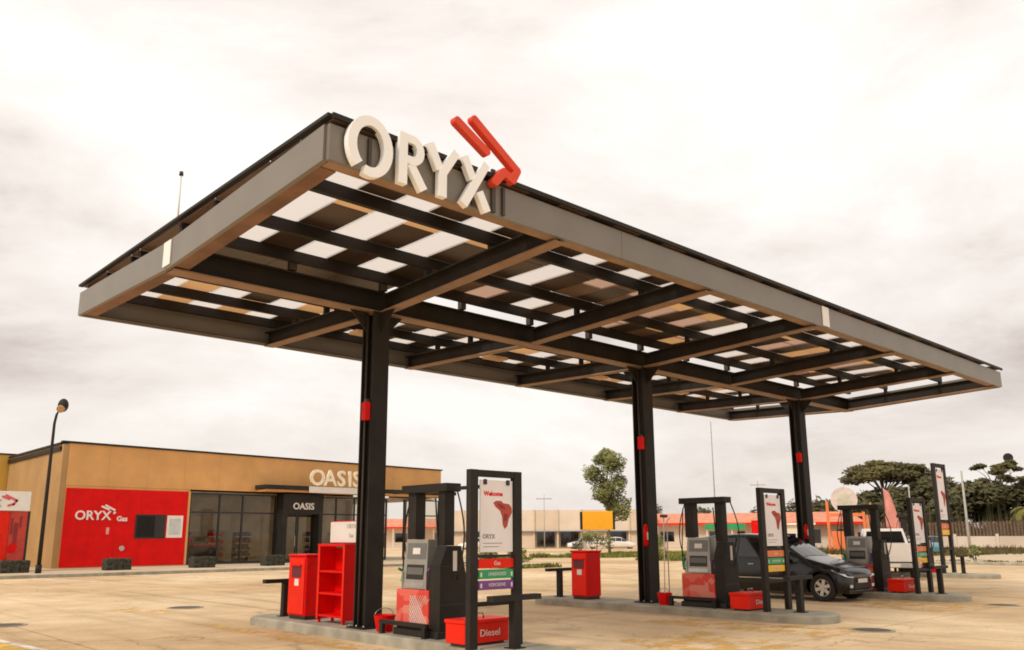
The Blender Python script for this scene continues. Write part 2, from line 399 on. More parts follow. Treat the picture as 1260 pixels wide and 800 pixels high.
# near long fascia in three lengths, with joints
xs = [0, 4.85, 11.0, 16.6, L]
for a, b in zip(xs, xs[1:]):
    B('fascia_board', fascia, can, a + .004, b - .004, YN - .03, YN + .03, zb(YN), zb(YN) + TH)
for a, b in zip(xs, xs[1:]):
    B('fascia_board', fascia, can, a + .004, b - .004, YF - .03, YF + .03, zb(YF), zb(YF) + TH)
for X, sgn in ((0, 1), (L, -1)):
    for ya, yb in ((YN + .035, -.004), (.004, YF - .035)):
        mb = MB(); mb.hexa([(X - .03, ya, zb(ya)), (X + .03, ya, zb(ya)), (X + .03, yb, zb(yb)), (X - .03, yb, zb(yb)),
                            (X - .03, ya, zb(ya) + TH), (X + .03, ya, zb(ya) + TH), (X + .03, yb, zb(yb) + TH), (X - .03, yb, zb(yb) + TH)])
        mb.build('fascia_board', fascia, can)
# inward bottom flanges of the edge channels
B('edge_flange', bounce_tan, can, .05, L - .05, YN + .033, YN + .20, zb(YN) + .005, zb(YN) + .025)
B('edge_flange', frame_steel, can, .05, L - .05, YF - .20, YF - .033, zb(YF) + .005, zb(YF) + .025)
for X0, X1 in ((.033, .24), (L - .24, L - .033)):
    for i, (ya, yb) in enumerate(((YN + .21, -.17), (.17, YF - .21))):
        mb = MB(); mb.hexa([(X0, ya, zb(ya) + .005), (X1, ya, zb(ya) + .005), (X1, yb, zb(yb) + .005), (X0, yb, zb(yb) + .005), (X0, ya, zb(ya) + .025), (X1, ya, zb(ya) + .025), (X1, yb, zb(yb) + .025), (X0, yb, zb(yb) + .025)])
        mb.build('edge_flange', flange_red, can)
# white joint plates
B('joint_plate', white, can, -.045, -.033, -.16, .10, 5.33, 5.70)
B('joint_plate', white, can, 10.86, 11.12, YN - .045, YN - .033, 5.50, 5.89)
# cross beams: I sections rising from the valley to both edges
def ibeam(name, p0, p1, wd, ht, parent, m=frame_steel, t=.022):
    """p0,p1: centre line of the bottom face"""
    p0, p1 = Vector(p0), Vector(p1); upv = Vector((0, 0, 1)); mb = MB()
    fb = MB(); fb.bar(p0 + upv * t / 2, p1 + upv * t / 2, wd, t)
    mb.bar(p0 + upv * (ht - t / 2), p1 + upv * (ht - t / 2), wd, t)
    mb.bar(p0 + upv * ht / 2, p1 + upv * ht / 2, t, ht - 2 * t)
    o_ = mb.build(name, m, parent); fb.build('bottom_flange', bounce_tan, o_); return o_  # tan flange under a dark web paints bounce and shade into one steel
for X in (3.62, 7.15, 10.68, 14.2, 17.72):
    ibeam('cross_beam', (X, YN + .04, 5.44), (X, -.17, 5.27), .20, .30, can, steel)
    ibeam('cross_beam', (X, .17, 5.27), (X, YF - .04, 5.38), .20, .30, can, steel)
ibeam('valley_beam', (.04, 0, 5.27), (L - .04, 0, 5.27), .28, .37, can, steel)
# end portal at the right, a deeper dark beam
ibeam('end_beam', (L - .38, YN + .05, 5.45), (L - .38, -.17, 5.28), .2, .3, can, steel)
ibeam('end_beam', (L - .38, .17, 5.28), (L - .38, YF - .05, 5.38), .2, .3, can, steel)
# purlins along the length
PY = (-4.12, -2.87, -1.33, -.20, 1.40, 1.78, 2.92, 3.92)
for y in PY:
    MB().box(.06, L - .3, y - .04, y + .04, 5.77, 5.945).build('purlin', steel, can)
# stub posts on the valley beam and along the edges
for X in [.3, 1.9] + [3.62 + 1.76 * i + .0 for i in range(10)]:
    B('stub_post', frame_steel, can, X - .055, X + .055, -.12, -.01, 5.674, 5.935)
for X in (3.62, 7.15, 10.68, 14.2, 17.72, L - .38):
    for y in PY[1:-1]:
        zt = 5.44 + .30 - .17 * (y + 4.26) / 4.1 if y < 0 else 5.27 + .30 + .11 * y / 4.03
        if 5.765 - zt > .02 and abs(y) > .3: B('stub_post', steel, can, X - .05, X + .05, y - .035, y + .035, zt + .003, 5.768)
# bottom-chord bracing rods between the bays, seen against the slot
for X in (3.62, 7.15, 10.68, 14.2):
    for y0_, y1_ in ((.45, 1.1), (1.1, .45)):
        MB().cyl((X + .1, y0_, 5.72), (X + 3.43, y1_, 5.72), .018, n=6).build('brace_rod', steel, can)
# roof: dark solar modules and translucent sheets alternating along the length, 1.155 m pitch
rows = [(-4.36, -3.62), (-3.58, -2.90), (-2.84, -1.36), (-1.30, -.17), (-.13, 1.36), (1.44, 1.74), (1.82, 2.88), (2.96, 4.12)]
pitchx = 1.155
rr = random.Random(3)
for i in range(18):
    xc = .98 + i * pitchx                      # centre of the translucent bay
    xa, xb = xc - .285, xc + .285
    for k, (ya, yb) in enumerate(rows):
        slot = (k == 4 and xc > 3.4)
        z0 = 5.952 + .002 * (k % 2)
        if not slot:
            tinted_bay = i >= 3 and (k in (2, 3) and rr.random() < .72)  # some inner-row sheets swapped for dusty pink, tan and brown panels
            if tinted_bay:
                ym = ya + (yb - ya) * rr.uniform(.35, .6)
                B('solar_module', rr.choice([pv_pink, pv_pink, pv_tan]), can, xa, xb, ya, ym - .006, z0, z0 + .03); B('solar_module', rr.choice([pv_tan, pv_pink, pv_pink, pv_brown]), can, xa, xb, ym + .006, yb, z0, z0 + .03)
            elif k == 4: B('solar_module', pv_dark, can, xa, xb, ya, yb, z0, z0 + .03)
            elif k == 0: B('solar_module', pv_dark, can, xa, xb, ya, yb, z0, z0 + .03)
            elif xb < L - .9: B('translucent_sheet', sheetm, can, xa, xb, ya, yb, z0, z0 + .006)
        # the opaque module to the right of it
        ma, mb_ = xb + .006, xb + pitchx - .57 - .006
        if slot or mb_ > L - .75: continue
        if k == 2:
            ym = ya + .55  # module split in two so its tan part paints a lit patch
            mm = pv_tan if i < 3 else rr.choice([pv_tan, pv_brown, pv_dark])
            B('solar_module', mm, can, ma, mb_, ya, ym - .01, z0 + .004, z0 + .034)
            B('solar_module', pv_dark if i < 3 or i % 2 else pv_dark, can, ma, mb_, ym + .01, yb, z0 + .004, z0 + .034)
        elif k == 3:
            B('solar_module', pv_dark if i < 3 else rr.choice([pv_dark, pv_dark, pv_dark, pv_brown]), can, ma, mb_, ya, yb, z0 + .004, z0 + .034)
        elif k == 0: B('solar_module', pv_brown, can, ma, mb_, ya, yb, z0 + .004, z0 + .034)
        elif k >= 5: B('solar_module', rr.choice([pv_dark, pv_dark, pv_dark, pv_brown, pv_tan]), can, ma, mb_, ya, yb, z0 + .004, z0 + .034)
        else: B('solar_module', pv_dark, can, ma, mb_, ya, yb, z0 + .004, z0 + .034)
for k, (ya, yb) in enumerate(rows): B('solar_module', pv_brown, can, .05, .68, ya, yb, 5.957, 5.987)
MB().box(.0, L - .02, -4.40, -4.365, 5.935, 5.995).build('roof_edge_trim', steel, can)
MB().box(-.045, .03, -4.36, 4.12, 5.952, 5.992).build('roof_edge_trim', steel, can)
# service conduits clipped under the near cross beams
for X in (3.62, 10.68, 17.72): MB().tube([(X + .14, -4.0, 5.60), (X + .14, -2.2, 5.52), (X + .14, -.2, 5.43)], .016, 6).build('conduit', frame_steel, can)
for X in (3.62, 7.15, 10.68, 14.2, 17.72):
    for sy in (-1, 1):
        mb = MB()
        for q in range(3): mb.cyl((X - .06 + .06 * q, sy * .14, 5.262), (X - .06 + .06 * q, sy * .14, 5.268), .014, n=6)
        mb.build('bolt_row', bounce_tan, can)
# columns
def column(X, boxes, base_y=0):
    W, D, t = .16, .165, .028
    mb = MB()
    mb.box(X - W, X + W, -D, -D + t, .17, 5.27); mb.box(X - W, X + W, D - t, D, .17, 5.27); mb.box(X - t / 2, X + t / 2, -D + t, D - t, .17, 5.27)
    c = mb.build('column', steel, can)
    B('base_plate', steel, c, X - .24, X + .24, -.24, .24, .15, .172)
    mb = MB()
    for bx in (-.2, .2):
        for by in (-.2, 0, .2): mb.cyl((X + bx, by, .172), (X + bx, by, .205), .016, n=6)
    mb.build('anchor_bolts', chrome, c)
    # haunch plates under the beams
    for sy in (-1, 1):
        h = MB(); y0_ = sy * (D + .002); y1_ = sy * (D + .36)
        h.hexa([(X - .012, y0_, 4.92), (X + .012, y0_, 4.92), (X + .012, y0_ + sy * .02, 4.92), (X - .012, y0_ + sy * .02, 4.92),
                (X - .012, y0_, 5.266), (X + .012, y0_, 5.266), (X + .012, y1_, 5.266), (X - .012, y1_, 5.266)]); h.build('haunch', steel, c)
    for sx in (-1, 1):
        h = MB(); x0_ = X + sx * (W + .002); x1_ = X + sx * (W + .36)
        h.hexa([(x0_, -.012, 4.92), (x0_, .012, 4.92), (x0_ + sx * .02, .012, 4.92), (x0_ + sx * .02, -.012, 4.92),
                (x0_, -.012, 5.266), (x0_, .012, 5.266), (x1_, .012, 5.266), (x1_, -.012, 5.266)]); h.build('haunch', steel, c)
    # conduit up the side
    MB().cyl((X - W - .03, -.03, .2), (X - W - .03, -.03, 5.2), .018, n=8).build('conduit', frame_steel, c)
    for (kind, z0, z1) in boxes:
        if kind == 'call':
            b = B('call_box', red, c, X - W - .10, X - W - .003, -.15, -.02, z0, z1, bev=.012)
            B('call_box', red, c, X + .07, X + .16, D + .003, D + .09, z0 - .02, z1 - .04, bev=.012)
            B('bracket', black, c, X - W - .07, X - W - .02, -.13, -.04, z1 + .002, z1 + .05)
        else:
            MB().cyl((X - .22, -.13, z0), (X - .22, -.13, z1 - .06), .05, n=16).build('fire_extinguisher', red, c)
            MB().cyl((X - .22, -.13, z1 - .06), (X - .22, -.13, z1), .048, .02, n=16).build('nozzle', red, c)
            B('sticker', offwhite, c, X - .245, X - .205, -.184, -.181, (z0 + z1) / 2 - .1, (z0 + z1) / 2 + .06)
column(3.55, [('call', 3.42, 3.72)])
column(10.74, [('call', 3.42, 3.70), ('ext', 1.34, 1.80)])
column(17.72, [('call', 3.52, 3.78), ('ext', 1.45, 1.84)])
# small flood light and camera brackets under the beams
for X, y in ((5.0, 2.6), (8.6, 2.6), (12.2, 2.6), (15.8, 2.6)):
    f = B('flood_light', pv_tan, can, X - .28, X + .28, y - .15, y + .15, 5.60, 5.66, bev=.01)
    B('lamp_arm', steel, f, X - .03, X + .03, y - .03, y + .03, 5.663, 5.95)
# lightning rod standing on the roof
t = thing('lightning_rod', 'thin pale lightning rod standing on the left end of the canopy roof', 'rod', (.3, .6, 5.99))
MB().cyl((0, 0, 0), (0, 0, 1.05), .018, .012, 8).build('rod', offwhite, t)
MB().cyl((0, 0, 1.03), (0, 0, 1.09), .035, .03, 8).build('tip', frame_steel, t)
B('foot', frame_steel, t, -.12, .12, -.1, .1, 0, .03)

# ================================================================ ORYX SIGN ON THE FASCIA
sg = thing('canopy_sign', 'large cream channel letters ORYX with a red emblem on the canopy fascia', 'sign', (0, YN - .06, 5.45))
y0, y1 = -.085, -.004
Z = lambda z: z - 5.45
cream_l = mat('cream_letter', (.93, .93, .91), .5, 0, .3, .02, 3)
W_ = .112
# O : ring with a cut at lower left
strokes_obj('letter', [[(x, Z(z)) for x, z in arc(.455, 5.73, .235, .30, 232, -108, 34)]], W_, y0, y1, cream_l, sg)['label'] = 'letter O with a cut in its ring at lower left'
mb = MB()
mb.prism(stroke([(.89, Z(5.43)), (.89, Z(6.05))], W_), y0, y1)
mb.prism(stroke([(.947, Z(6.0))] + [(x, Z(z)) for x, z in arc(1.02, 5.87, .115, .13, 90, -90, 10)] + [(.947, Z(5.74))], W_ * .9), y0 + .004, y1 - .002)
mb.prism(stroke([(1.0, Z(5.70)), (1.19, Z(5.43))], W_), y0 + .008, y1 - .004)
mb.build('letter', cream_l, sg)['label'] = 'letter R'
mb = MB()
mb.prism(stroke([(1.46, Z(5.43)), (1.46, Z(5.73)), (1.66, Z(6.05))], W_), y0, y1)
mb.prism(stroke([(1.42, Z(5.76)), (1.27, Z(6.05))], W_), y0 + .004, y1 - .002)
mb.build('letter', cream_l, sg)['label'] = 'letter Y'
mb = MB()
mb.prism(stroke([(1.78, Z(5.43)), (2.14, Z(6.05))], W_), y0, y1)
mb.prism(stroke([(1.93, Z(5.79)), (1.79, Z(6.05))], W_), y0 + .004, y1 - .002)
mb.prism(stroke([(2.16, Z(5.43)), (2.03, Z(5.66))], W_), y0 + .004, y1 - .002)
mb.build('letter', cream_l, sg)['label'] = 'letter X'
emblem(sg, 1.67, Z(5.8), 1.0, y0 - .01, y1, coral)
for X in (.5, 1.0, 1.5, 2.0, 2.5):
    B('mounting_rail', frame_steel, sg, X - .02, X + .02, -.003, .028, .05, .42)
B('mounting_rail', frame_steel, sg, 2.3, 2.36, -.003, .028, .05, .62)

# ================================================================ PUMPS, SIGNS, BINS
def facet_mat():
    m = bpy.data.materials.new('faceted_red_print'); m.use_nodes = True; t = m.node_tree; b = t.nodes['Principled BSDF']
    tcn = t.nodes.new('ShaderNodeTexCoord'); v = t.nodes.new('ShaderNodeTexVoronoi'); v.inputs['Scale'].default_value = 4.5; v.distance = 'MANHATTAN'
    t.links.new(tcn.outputs['Object'], v.inputs[0])
    sp = t.nodes.new('ShaderNodeSeparateColor'); t.links.new(v.outputs['Color'], sp.inputs[0])
    q = t.nodes.new('ShaderNodeValToRGB'); t.links.new(sp.outputs[0], q.inputs[0]); q.color_ramp.interpolation = 'CONSTANT'
    q.color_ramp.elements[0].color = (.62, .045, .03, 1); q.color_ramp.elements[1].position = .35; q.color_ramp.elements[1].color = (.68, .12, .085, 1)
    e3 = q.color_ramp.elements.new(.7); e3.color = (.64, .20, .15, 1)
    t.links.new(q.outputs[0], b.inputs['Base Color']); b.inputs['Roughness'].default_value = .45; return m
facet = facet_mat()
def pump(X, y0, lattice=False, which=''):
    t = thing('fuel_pump', which, 'fuel pump', (X, y0, .15), group='fuel pumps on the islands')
    # local frame: faces -X, length along y from 0 (left in the photo) to -1
    B('plinth', black, t, -.30, .30, -1.06, .0, 0, .10, bev=.01)
    body = B('lower_panel', facet, t, -.27, .22, -.80, -.02, .14, .65, bev=.01)
    B('skirt', steel, t, -.26, .21, -.79, -.03, .10, .139)
    if lattice:
        lt = MB()
        for i in range(8):
            a = -.78 + i * .052
            lt.bar((-.276, a, .17), (-.276, min(-.36, a + .30), .17 + min(.30, (-.36 - a)) * 1.3), .004, .014, (1, 0, 0))
            lt.bar((-.2745, a, .57), (-.2745, min(-.36, a + .30), .57 - min(.30, (-.36 - a)) * 1.3), .004, .014, (1, 0, 0))
        lt.build('lattice_print', offwhite, body)
    hb = MB(); hb.hexa([(-.24, -.70, .66), (.20, -.70, .66), (.20, -.10, .66), (-.24, -.10, .66), (-.18, -.66, 1.36), (.16, -.66, 1.36), (.16, -.14, 1.36), (-.18, -.14, 1.36)])
    hd = hb.build('pump_head', greymet, t)
    def face(y0_, y1_, z0_, z1_, m, nm, pr=.004):
        xf = lambda z: -.24 + .06 * (z - .66) / .70 - pr
        q = MB(); q.hexa([(xf(z0_), y0_, z0_), (xf(z0_) + .003, y0_, z0_), (xf(z0_) + .003, y1_, z0_), (xf(z0_), y1_, z0_), (xf(z1_), y0_, z1_), (xf(z1_) + .003, y0_, z1_), (xf(z1_) + .003, y1_, z1_), (xf(z1_), y1_, z1_)])
        return q.build(nm, m, hd)
    face(-.64, -.18, 1.08, 1.31, mat('display_panel', (.14, .14, .13), .2), 'display')
    face(-.50, -.32, 1.15, 1.24, offwhite, 'price_window', .008)
    face(-.62, -.20, .79, 1.0, black, 'nozzle_recess')
    face(-.60, -.22, .86, .96, mat('dull_grey', (.12, .115, .10), .4), 'nozzle_cradle', .007)
    face(-.64, -.18, .685, .75, chrome, 'keypad_panel')
    for yy in (-.705, -.125): B('edge_trim', chrome, hd, -.25, -.235, yy - .012, yy + .012, .62, .90)
    for k, (yy, mm) in enumerate(((-.03, green), (-.765, purple))):
        nz = MB(); nz.bar((-.16, yy, .74), (-.13, yy, .88), .05, .07, (0, 1, 0)); nz.bar((-.13, yy, .88), (-.25, yy, .94), .03, .035, (0, 1, 0))
        nz.build('nozzle', mm, t)
        pts = [(-.14 + .05 * math.sin(q * 3.1), yy + (.10 if k == 0 else -.03) * math.sin(math.pi * q), .76 - .5 * math.sin(math.pi * q) * (1 - q * .2) + 1.2 * q) for q in [i / 12 for i in range(13)]]
        MB().tube(pts, .013, 6).build('hose', black, t)
    cb = MB()
    o = [(-.25, 0.10), (.24, .10), (.24, .80), (.13, 1.27), (-.13, 1.27), (-.25, 1.0)]
    cb.prism(o, -1.04, -.81)
    c = cb.build('cabinet', steel, t)
    B('sticker', offwhite, c, -.02, .05, -1.046, -1.041, .92, 1.20)
    for z in (.45, .98): B('panel_seam', black, c, -.24, .235, -1.043, -1.0405, z, z + .012)
    B('post', steel, t, -.10, .08, -.24, -.04, 1.365, 2.05)
    B('post', steel, t, -.10, .08, -.94, -.78, 1.275, 2.05)
    B('top_beam', steel, t, -.16, .12, -1.04, .06, 2.051, 2.17, bev=.008)
    if lattice: MB().bar((-.02, .06, 2.09), (-.02, .46, 2.09), .05, .05).build('hose_arm', steel, t); MB().bar((-.02, -1.12, 2.09), (-.02, -1.9, 2.09), .05, .05).build('hose_arm', steel, t)
    for s_, k in ((1, .04), (-1, -1.08)):
        pts = [(.02, k + s_ * (.16 * math.sin(math.pi * q)), 2.05 - 1.25 * q) for q in [i / 10 for i in range(11)]]
        MB().tube(pts, .012, 6).build('hose', black, t)
    gr_ = MB(); gr_.bar((-.36, .25, .17), (-.36, -.90, .17), .06, .055); gr_.box(-.39, -.33, .16, .24, 0, .142); gr_.box(-.39, -.33, -.88, -.80, 0, .142)
    gr_.build('guard_rail', steel, t)
    return t
pump(3.64, -1.0, True, 'fuel pump beside the nearest column, with white lattice print on its red panel')
pump(10.72, -1.05, False, 'fuel pump between the middle column and the black minivan')
pump(17.80, -1.05, False, 'fuel pump behind the nose of the black minivan')
pump(29.7, 2.4, False, 'small distant fuel pump on the farthest island')

# buckets and squeegee
def bucket(x, y, z, label, rad=.15, h=.22):
    t = thing('bucket', label, 'bucket', (x, y, z), group='red buckets by the pumps')
    mb = MB(); n = 16
    ra = [(rad * .72, 0), (rad, h), (rad * .92, h), (rad * .66, .02)]
    rings = [[mb.b.verts.new((rr_ * math.cos(2 * math.pi * i / n), rr_ * math.sin(2 * math.pi * i / n), zz)) for i in range(n)] for rr_, zz in ra]
    for A, Bq in zip(rings, rings[1:]):
        for i in range(n): mb.b.faces.new((A[i], A[(i + 1) % n], Bq[(i + 1) % n], Bq[i]))
    mb.b.faces.new(rings[0][::-1]); mb.b.faces.new(rings[-1])
    mb.build('pail', red, t)
    MB().tube([(rad * math.cos(a), .02, h + .10 * math.sin(a)) for a in [math.pi * i / 10 for i in range(11)]], .006, 6).build('handle', chrome, t)
    return t
bucket(3.45, -.62, .15, 'red bucket on the ground between the nearest column and its pump', .17, .24)
bucket(10.45, -.62, .15, 'red bucket with a long handled squeegee at the foot of the middle column', .16, .24)
t = thing('squeegee', 'long thin squeegee handle leaning out of the red bucket', 'squeegee', (10.45, -.62, .19))
MB().cyl((0, 0, 0), (.10, .02, 1.75), .012, n=8).build('handle', offwhite, t)
B('blade', black, t, .0, .21, -.0, .04, 1.74, 1.80)
t = thing('air_hose_stand', 'thin pale hose stand with a hooked top behind the middle pump', 'stand', (11.05, -.30, .15))
MB().tube([(0, 0, 0), (0, 0, 1.6), (.02, 0, 1.72), (.12, 0, 1.78)], .014, 6).build('pole', offwhite, t)
B('foot', steel, t, -.1, .1, -.1, .1, 0, .02)

# crash guards: a post with a top bar
def guard(x, y, label, wd=.86, h=.66):
    t = thing('crash_guard', label, 'barrier', (x, y, .15), group='T shaped crash guards on the islands')
    B('post', steel, t, -.055, .055, -.055, .055, 0, h - .07); B('top_bar', steel, t, -wd / 2, wd / 2, -.06, .06, h - .069, h)
    B('base_plate', steel, t, -.1, .1, -.1, .1, 0, .012)
    return t
guard(3.60, 2.78, 'crash guard at the far end of the nearest island, left of the red bins')
guard(10.68, 2.62, 'crash guard left of the single red bin')
guard(3.50, -3.46, 'crash guard under the nearest price totem')
guard(10.74, -3.50, 'crash guard at the tip of the island in front of the minivan', .86)
guard(17.72, -3.40, 'crash guard at the tip of the third island')
guard(29.5, .19, 'crash guard at the tip of the farthest island')

def totem(x0, y, label, kinds, h=2.30, wd=.92):
    """price totem facing -Y; origin at its left foot on the island"""
    t = thing('price_totem', label, 'totem', (x0, y, .15), group='price totems on the islands')
    B('post', steel, t, 0, .13, 0, .09, 0, h); B('post', steel, t, wd - .13, wd, 0, .09, 0, h)
    B('header', steel, t, .131, wd - .131, .004, .086, h - .09, h - .002)
    B('base_rail', steel, t, .131, wd - .131, .01, .08, .52, .575)
    p = B('poster', mat('poster_paper', (.80, .75, .74), .5, 0, .3, .04, 3), t, .19, wd - .15, .03, .045, 1.20, h - .13)
    yf = .028
    # clamps
    for xx in (.27, wd - .24): B('clamp', black, p, xx - .03, xx + .03, .014, .026, h - .19, h - .12, bev=.005)
    text('Welcome', .085, red, p, (.42, yf, h - .31), depth=.003, bold=.003)
    # figure print: a red map-like shape with darker patches
    mb = MB(); mb.prism([(.42, 1.84), (.47, 1.87), (.56, 1.87), (.60, 1.84), (.70, 1.83), (.75, 1.79), (.76, 1.72), (.70, 1.63), (.67, 1.53), (.62, 1.50), (.59, 1.56), (.58, 1.66), (.54, 1.74), (.46, 1.79)], yf - .001, yf + .001); mb.build('map_print', mat('brick_print', (.42, .06, .035), .6), p)
    mb = MB(); mb.prism([(.48, 1.84), (.60, 1.81), (.66, 1.76), (.55, 1.77)], yf - .003, yf - .002); mb.prism([(.61, 1.70), (.69, 1.69), (.65, 1.60), (.61, 1.61)], yf - .003, yf - .002); mb.build('map_print', darkred, p)
    text('ORYX', .08, inkgrey, p, (.34, yf, 1.40), depth=.003, bold=.002)
    for k in range(2): B('text_line', inkgrey, p, .24, .24 + (.34, .28)[k], yf - .001, yf + .001, 1.31 - .045 * k, 1.318 - .045 * k)
    B('cross_rail', steel, t, .132, wd - .132, .02, .07, 1.135, 1.165)
    zz = 1.115
    for kname, m_, tx in kinds:
        q = B('price_panel', m_, t, .17, wd - .132, .03, .05, zz - .118, zz)
        text(tx, .075 if len(tx) < 5 else .062, offwhite, q, (.49, .027, zz - .059), depth=.004)
        if kname != 'plain':
            for xx in (.21, wd - .17): B('end_mark', offwhite, q, xx - .015, xx + .015, .026, .029, zz - .09, zz - .035)
        zz -= .138
    return t
totem(2.93, -3.24, 'tall price totem nearest the camera, with red, green and purple panels', [('plain', red2, 'Gas'), ('m', green, 'UNLEADED'), ('m', purple, 'KEROSENE')], 2.27, .92)
totem(10.36, -3.04, 'price totem before the black minivan, with orange, green and yellow panels', [('plain', orange, 'Gas'), ('m', green, 'UNLEADED'), ('plain', yellow, 'DIESEL')])
totem(17.30, -3.04, 'price totem right of the white pickup, with orange, green and yellow panels', [('plain', orange, 'Gas'), ('m', green, 'UNLEADED'), ('plain', yellow, 'DIESEL')])
tt = totem(29.15, .72, 'tallest price totem on the farthest island, seen before the trees', [('plain', orange, 'Gas'), ('plain', yellow, 'DIESEL')], 2.5)
tt.scale = (1.25, 1.25, 1.62)
bucket(29.6, 1.3, .15, 'red bucket on the farthest island')

# sand boxes
def sandbox(x, y, label, wd=.78, dp=.40, h=.33):
    t = thing('sand_box', label, 'sand box', (x, y, .15), group='red sand boxes on the islands')
    b = B('box_body', red2, t, 0, wd, 0, dp, .03, h - .05, bev=.01); B('lid', red2, t, -.015, wd + .015, -.015, dp + .015, h - .049, h, bev=.012)
    B('runner', black, t, .05, wd - .05, .05, dp - .05, 0, .029)
    text('Diesel', .125, offwhite, b, (wd * .56, -.004, h * .46), depth=.004, sx=1.15)
    MB().tube([(wd * .4, dp * .5, h), (wd * .42, dp * .5, h + .06), (wd * .62, dp * .5, h + .06), (wd * .64, dp * .5, h)], .012, 6).build('handle', chrome, t)
    return t
sandbox(3.08, -2.96, 'orange-red box lettered Diesel behind the nearest price totem')
sandbox(10.24, -2.72, 'orange-red box at the foot of the totem before the minivan')
sandbox(17.25, -2.72, 'orange-red box under the white pickup, by the third totem')

# litter bins
def bin_(x, y0, y1, label, wd=.62, h=1.12):
    t = thing('litter_bin', label, 'bin', (x, (y0 + y1) / 2, .15), group='red litter bins')
    ly = (y1 - y0) / 2
    b = B('bin_body', red, t, 0, wd, -ly, ly, .06, h, bev=.02)
    f = B('front_door', red2, t, -.018, -.002, -ly + .03, ly - .03, .09, h - .03, bev=.004)  # orange-red instead of the body red paints in brighter light on this face
    B('mouth', maroon, f, -.024, -.019, -.16, .16, h - .36, h - .17); B('mouth_hood', red, f, -.05, -.0245, -.17, .17, h - .165, h - .14)
    B('tag', offwhite, f, -.023, -.019, -.09, .05, h - .50, h - .385)
    for zz in (.25, .85): B('hinge', darkred, b, .02, .05, -ly - .012, -ly - .001, zz, zz + .08)
    B('side_seam', darkred, b, .045, wd - .045, -ly - .004, -ly - .0005, .12, .13); B('side_seam', darkred, b, .045, wd - .045, -ly - .004, -ly - .0005, h - .12, h - .11)
    B('plinth', black, t, .03, wd - .03, -ly + .03, ly - .03, 0, .059)
    B('lid', red, t, -.02, wd + .02, -ly - .02, ly + .02, h + .001, h + .04, bev=.012)
    return t
bin_(3.45, 1.80, 2.40, 'red litter bin left of the open red shelf', .36, 1.07)
bin_(10.36, 1.44, 1.94, 'single red litter bin left of the middle column', .46, 1.04)

# open red shelf with a sign board on top
t = thing('display_shelf', 'open red metal display shelf between the red bin and the nearest column', 'shelf', (3.45, .57, .15))
sw, sd_, sh = .84, .34, 1.25     # length along y, depth along x
B('side_panel', red, t, 0, sd_, 0, .03, .06, sh); B('side_panel', red, t, 0, sd_, sw - .03, sw, .06, sh)
B('back_panel', red, t, sd_ - .02, sd_ - .001, .24, sw - .032, .08, sh - .03)
for z in (.10, .46, .82): B('shelf_board', red, t, .004, sd_ - .022, .032, sw - .032, z, z + .035)
B('top_board', red, t, -.01, sd_ + .01, -.01, sw + .01, sh + .001, sh + .04)
for (a, b) in ((.02, .02), (.02, sw - .06), (sd_ - .06, .02), (sd_ - .06, sw - .06)): B('foot', red, t, a, a + .04, b, b + .04, 0, .058)
B('face_frame', red2, t, -.006, -.001, sw - .06, sw, .06, sh); B('face_frame', red2, t, -.006, -.001, 0, .05, .06, sh)
t = thing('sign_board', 'white sign board standing on top of the red shelf', 'sign', (3.48, .50, .15 + sh + .045))
b = B('board', offwhite, t, .10, .12, -.10, .76, .02, .36); B('board_frame', red, t, .121, .14, -.13, .77, .005, .375)
for yy in (0, .6): B('leg', red, t, .141, .16, yy, yy + .04, -.004, .1)
text('ORYX', .10, inkgrey, b, (.098, .10, .28), face='-X', depth=.003); text('Gas', .085, inkgrey, b, (.098, .10, .13), face='-X', depth=.003)

# manholes
for x, y, rx, ry, lab in ((10.05, -5.13, .30, .3, 'dark manhole cover in the concrete right of the second island'), (17.03, -4.93, .30, .3, 'small dark manhole cover at the right edge of the forecourt'), (3.86, 7.85, .34, .3, 'dark round manhole cover on the open concrete towards the shop'), (-.1, 6.32, .32, .3, 'dark manhole cover at the left edge of the forecourt')):
    t = thing('manhole_cover', lab, 'manhole cover', (x, y, 0))
    MB().cyl((0, 0, .0), (0, 0, .008), rx, n=28).build('cover', mat('cast_iron', (.10, .07, .045), .8), t)
    mb = MB()
    for i in range(28):
        a0, a1 = 2 * math.pi * i / 28, 2 * math.pi * (i + 1) / 28
        mb.hexa([(math.cos(a) * q, math.sin(a) * q, z) for z in (.001, .012) for a, q in ((a0, rx), (a1, rx), (a1, rx + .06), (a0, rx + .06))])
    mb.build('ring', kerbm, t)

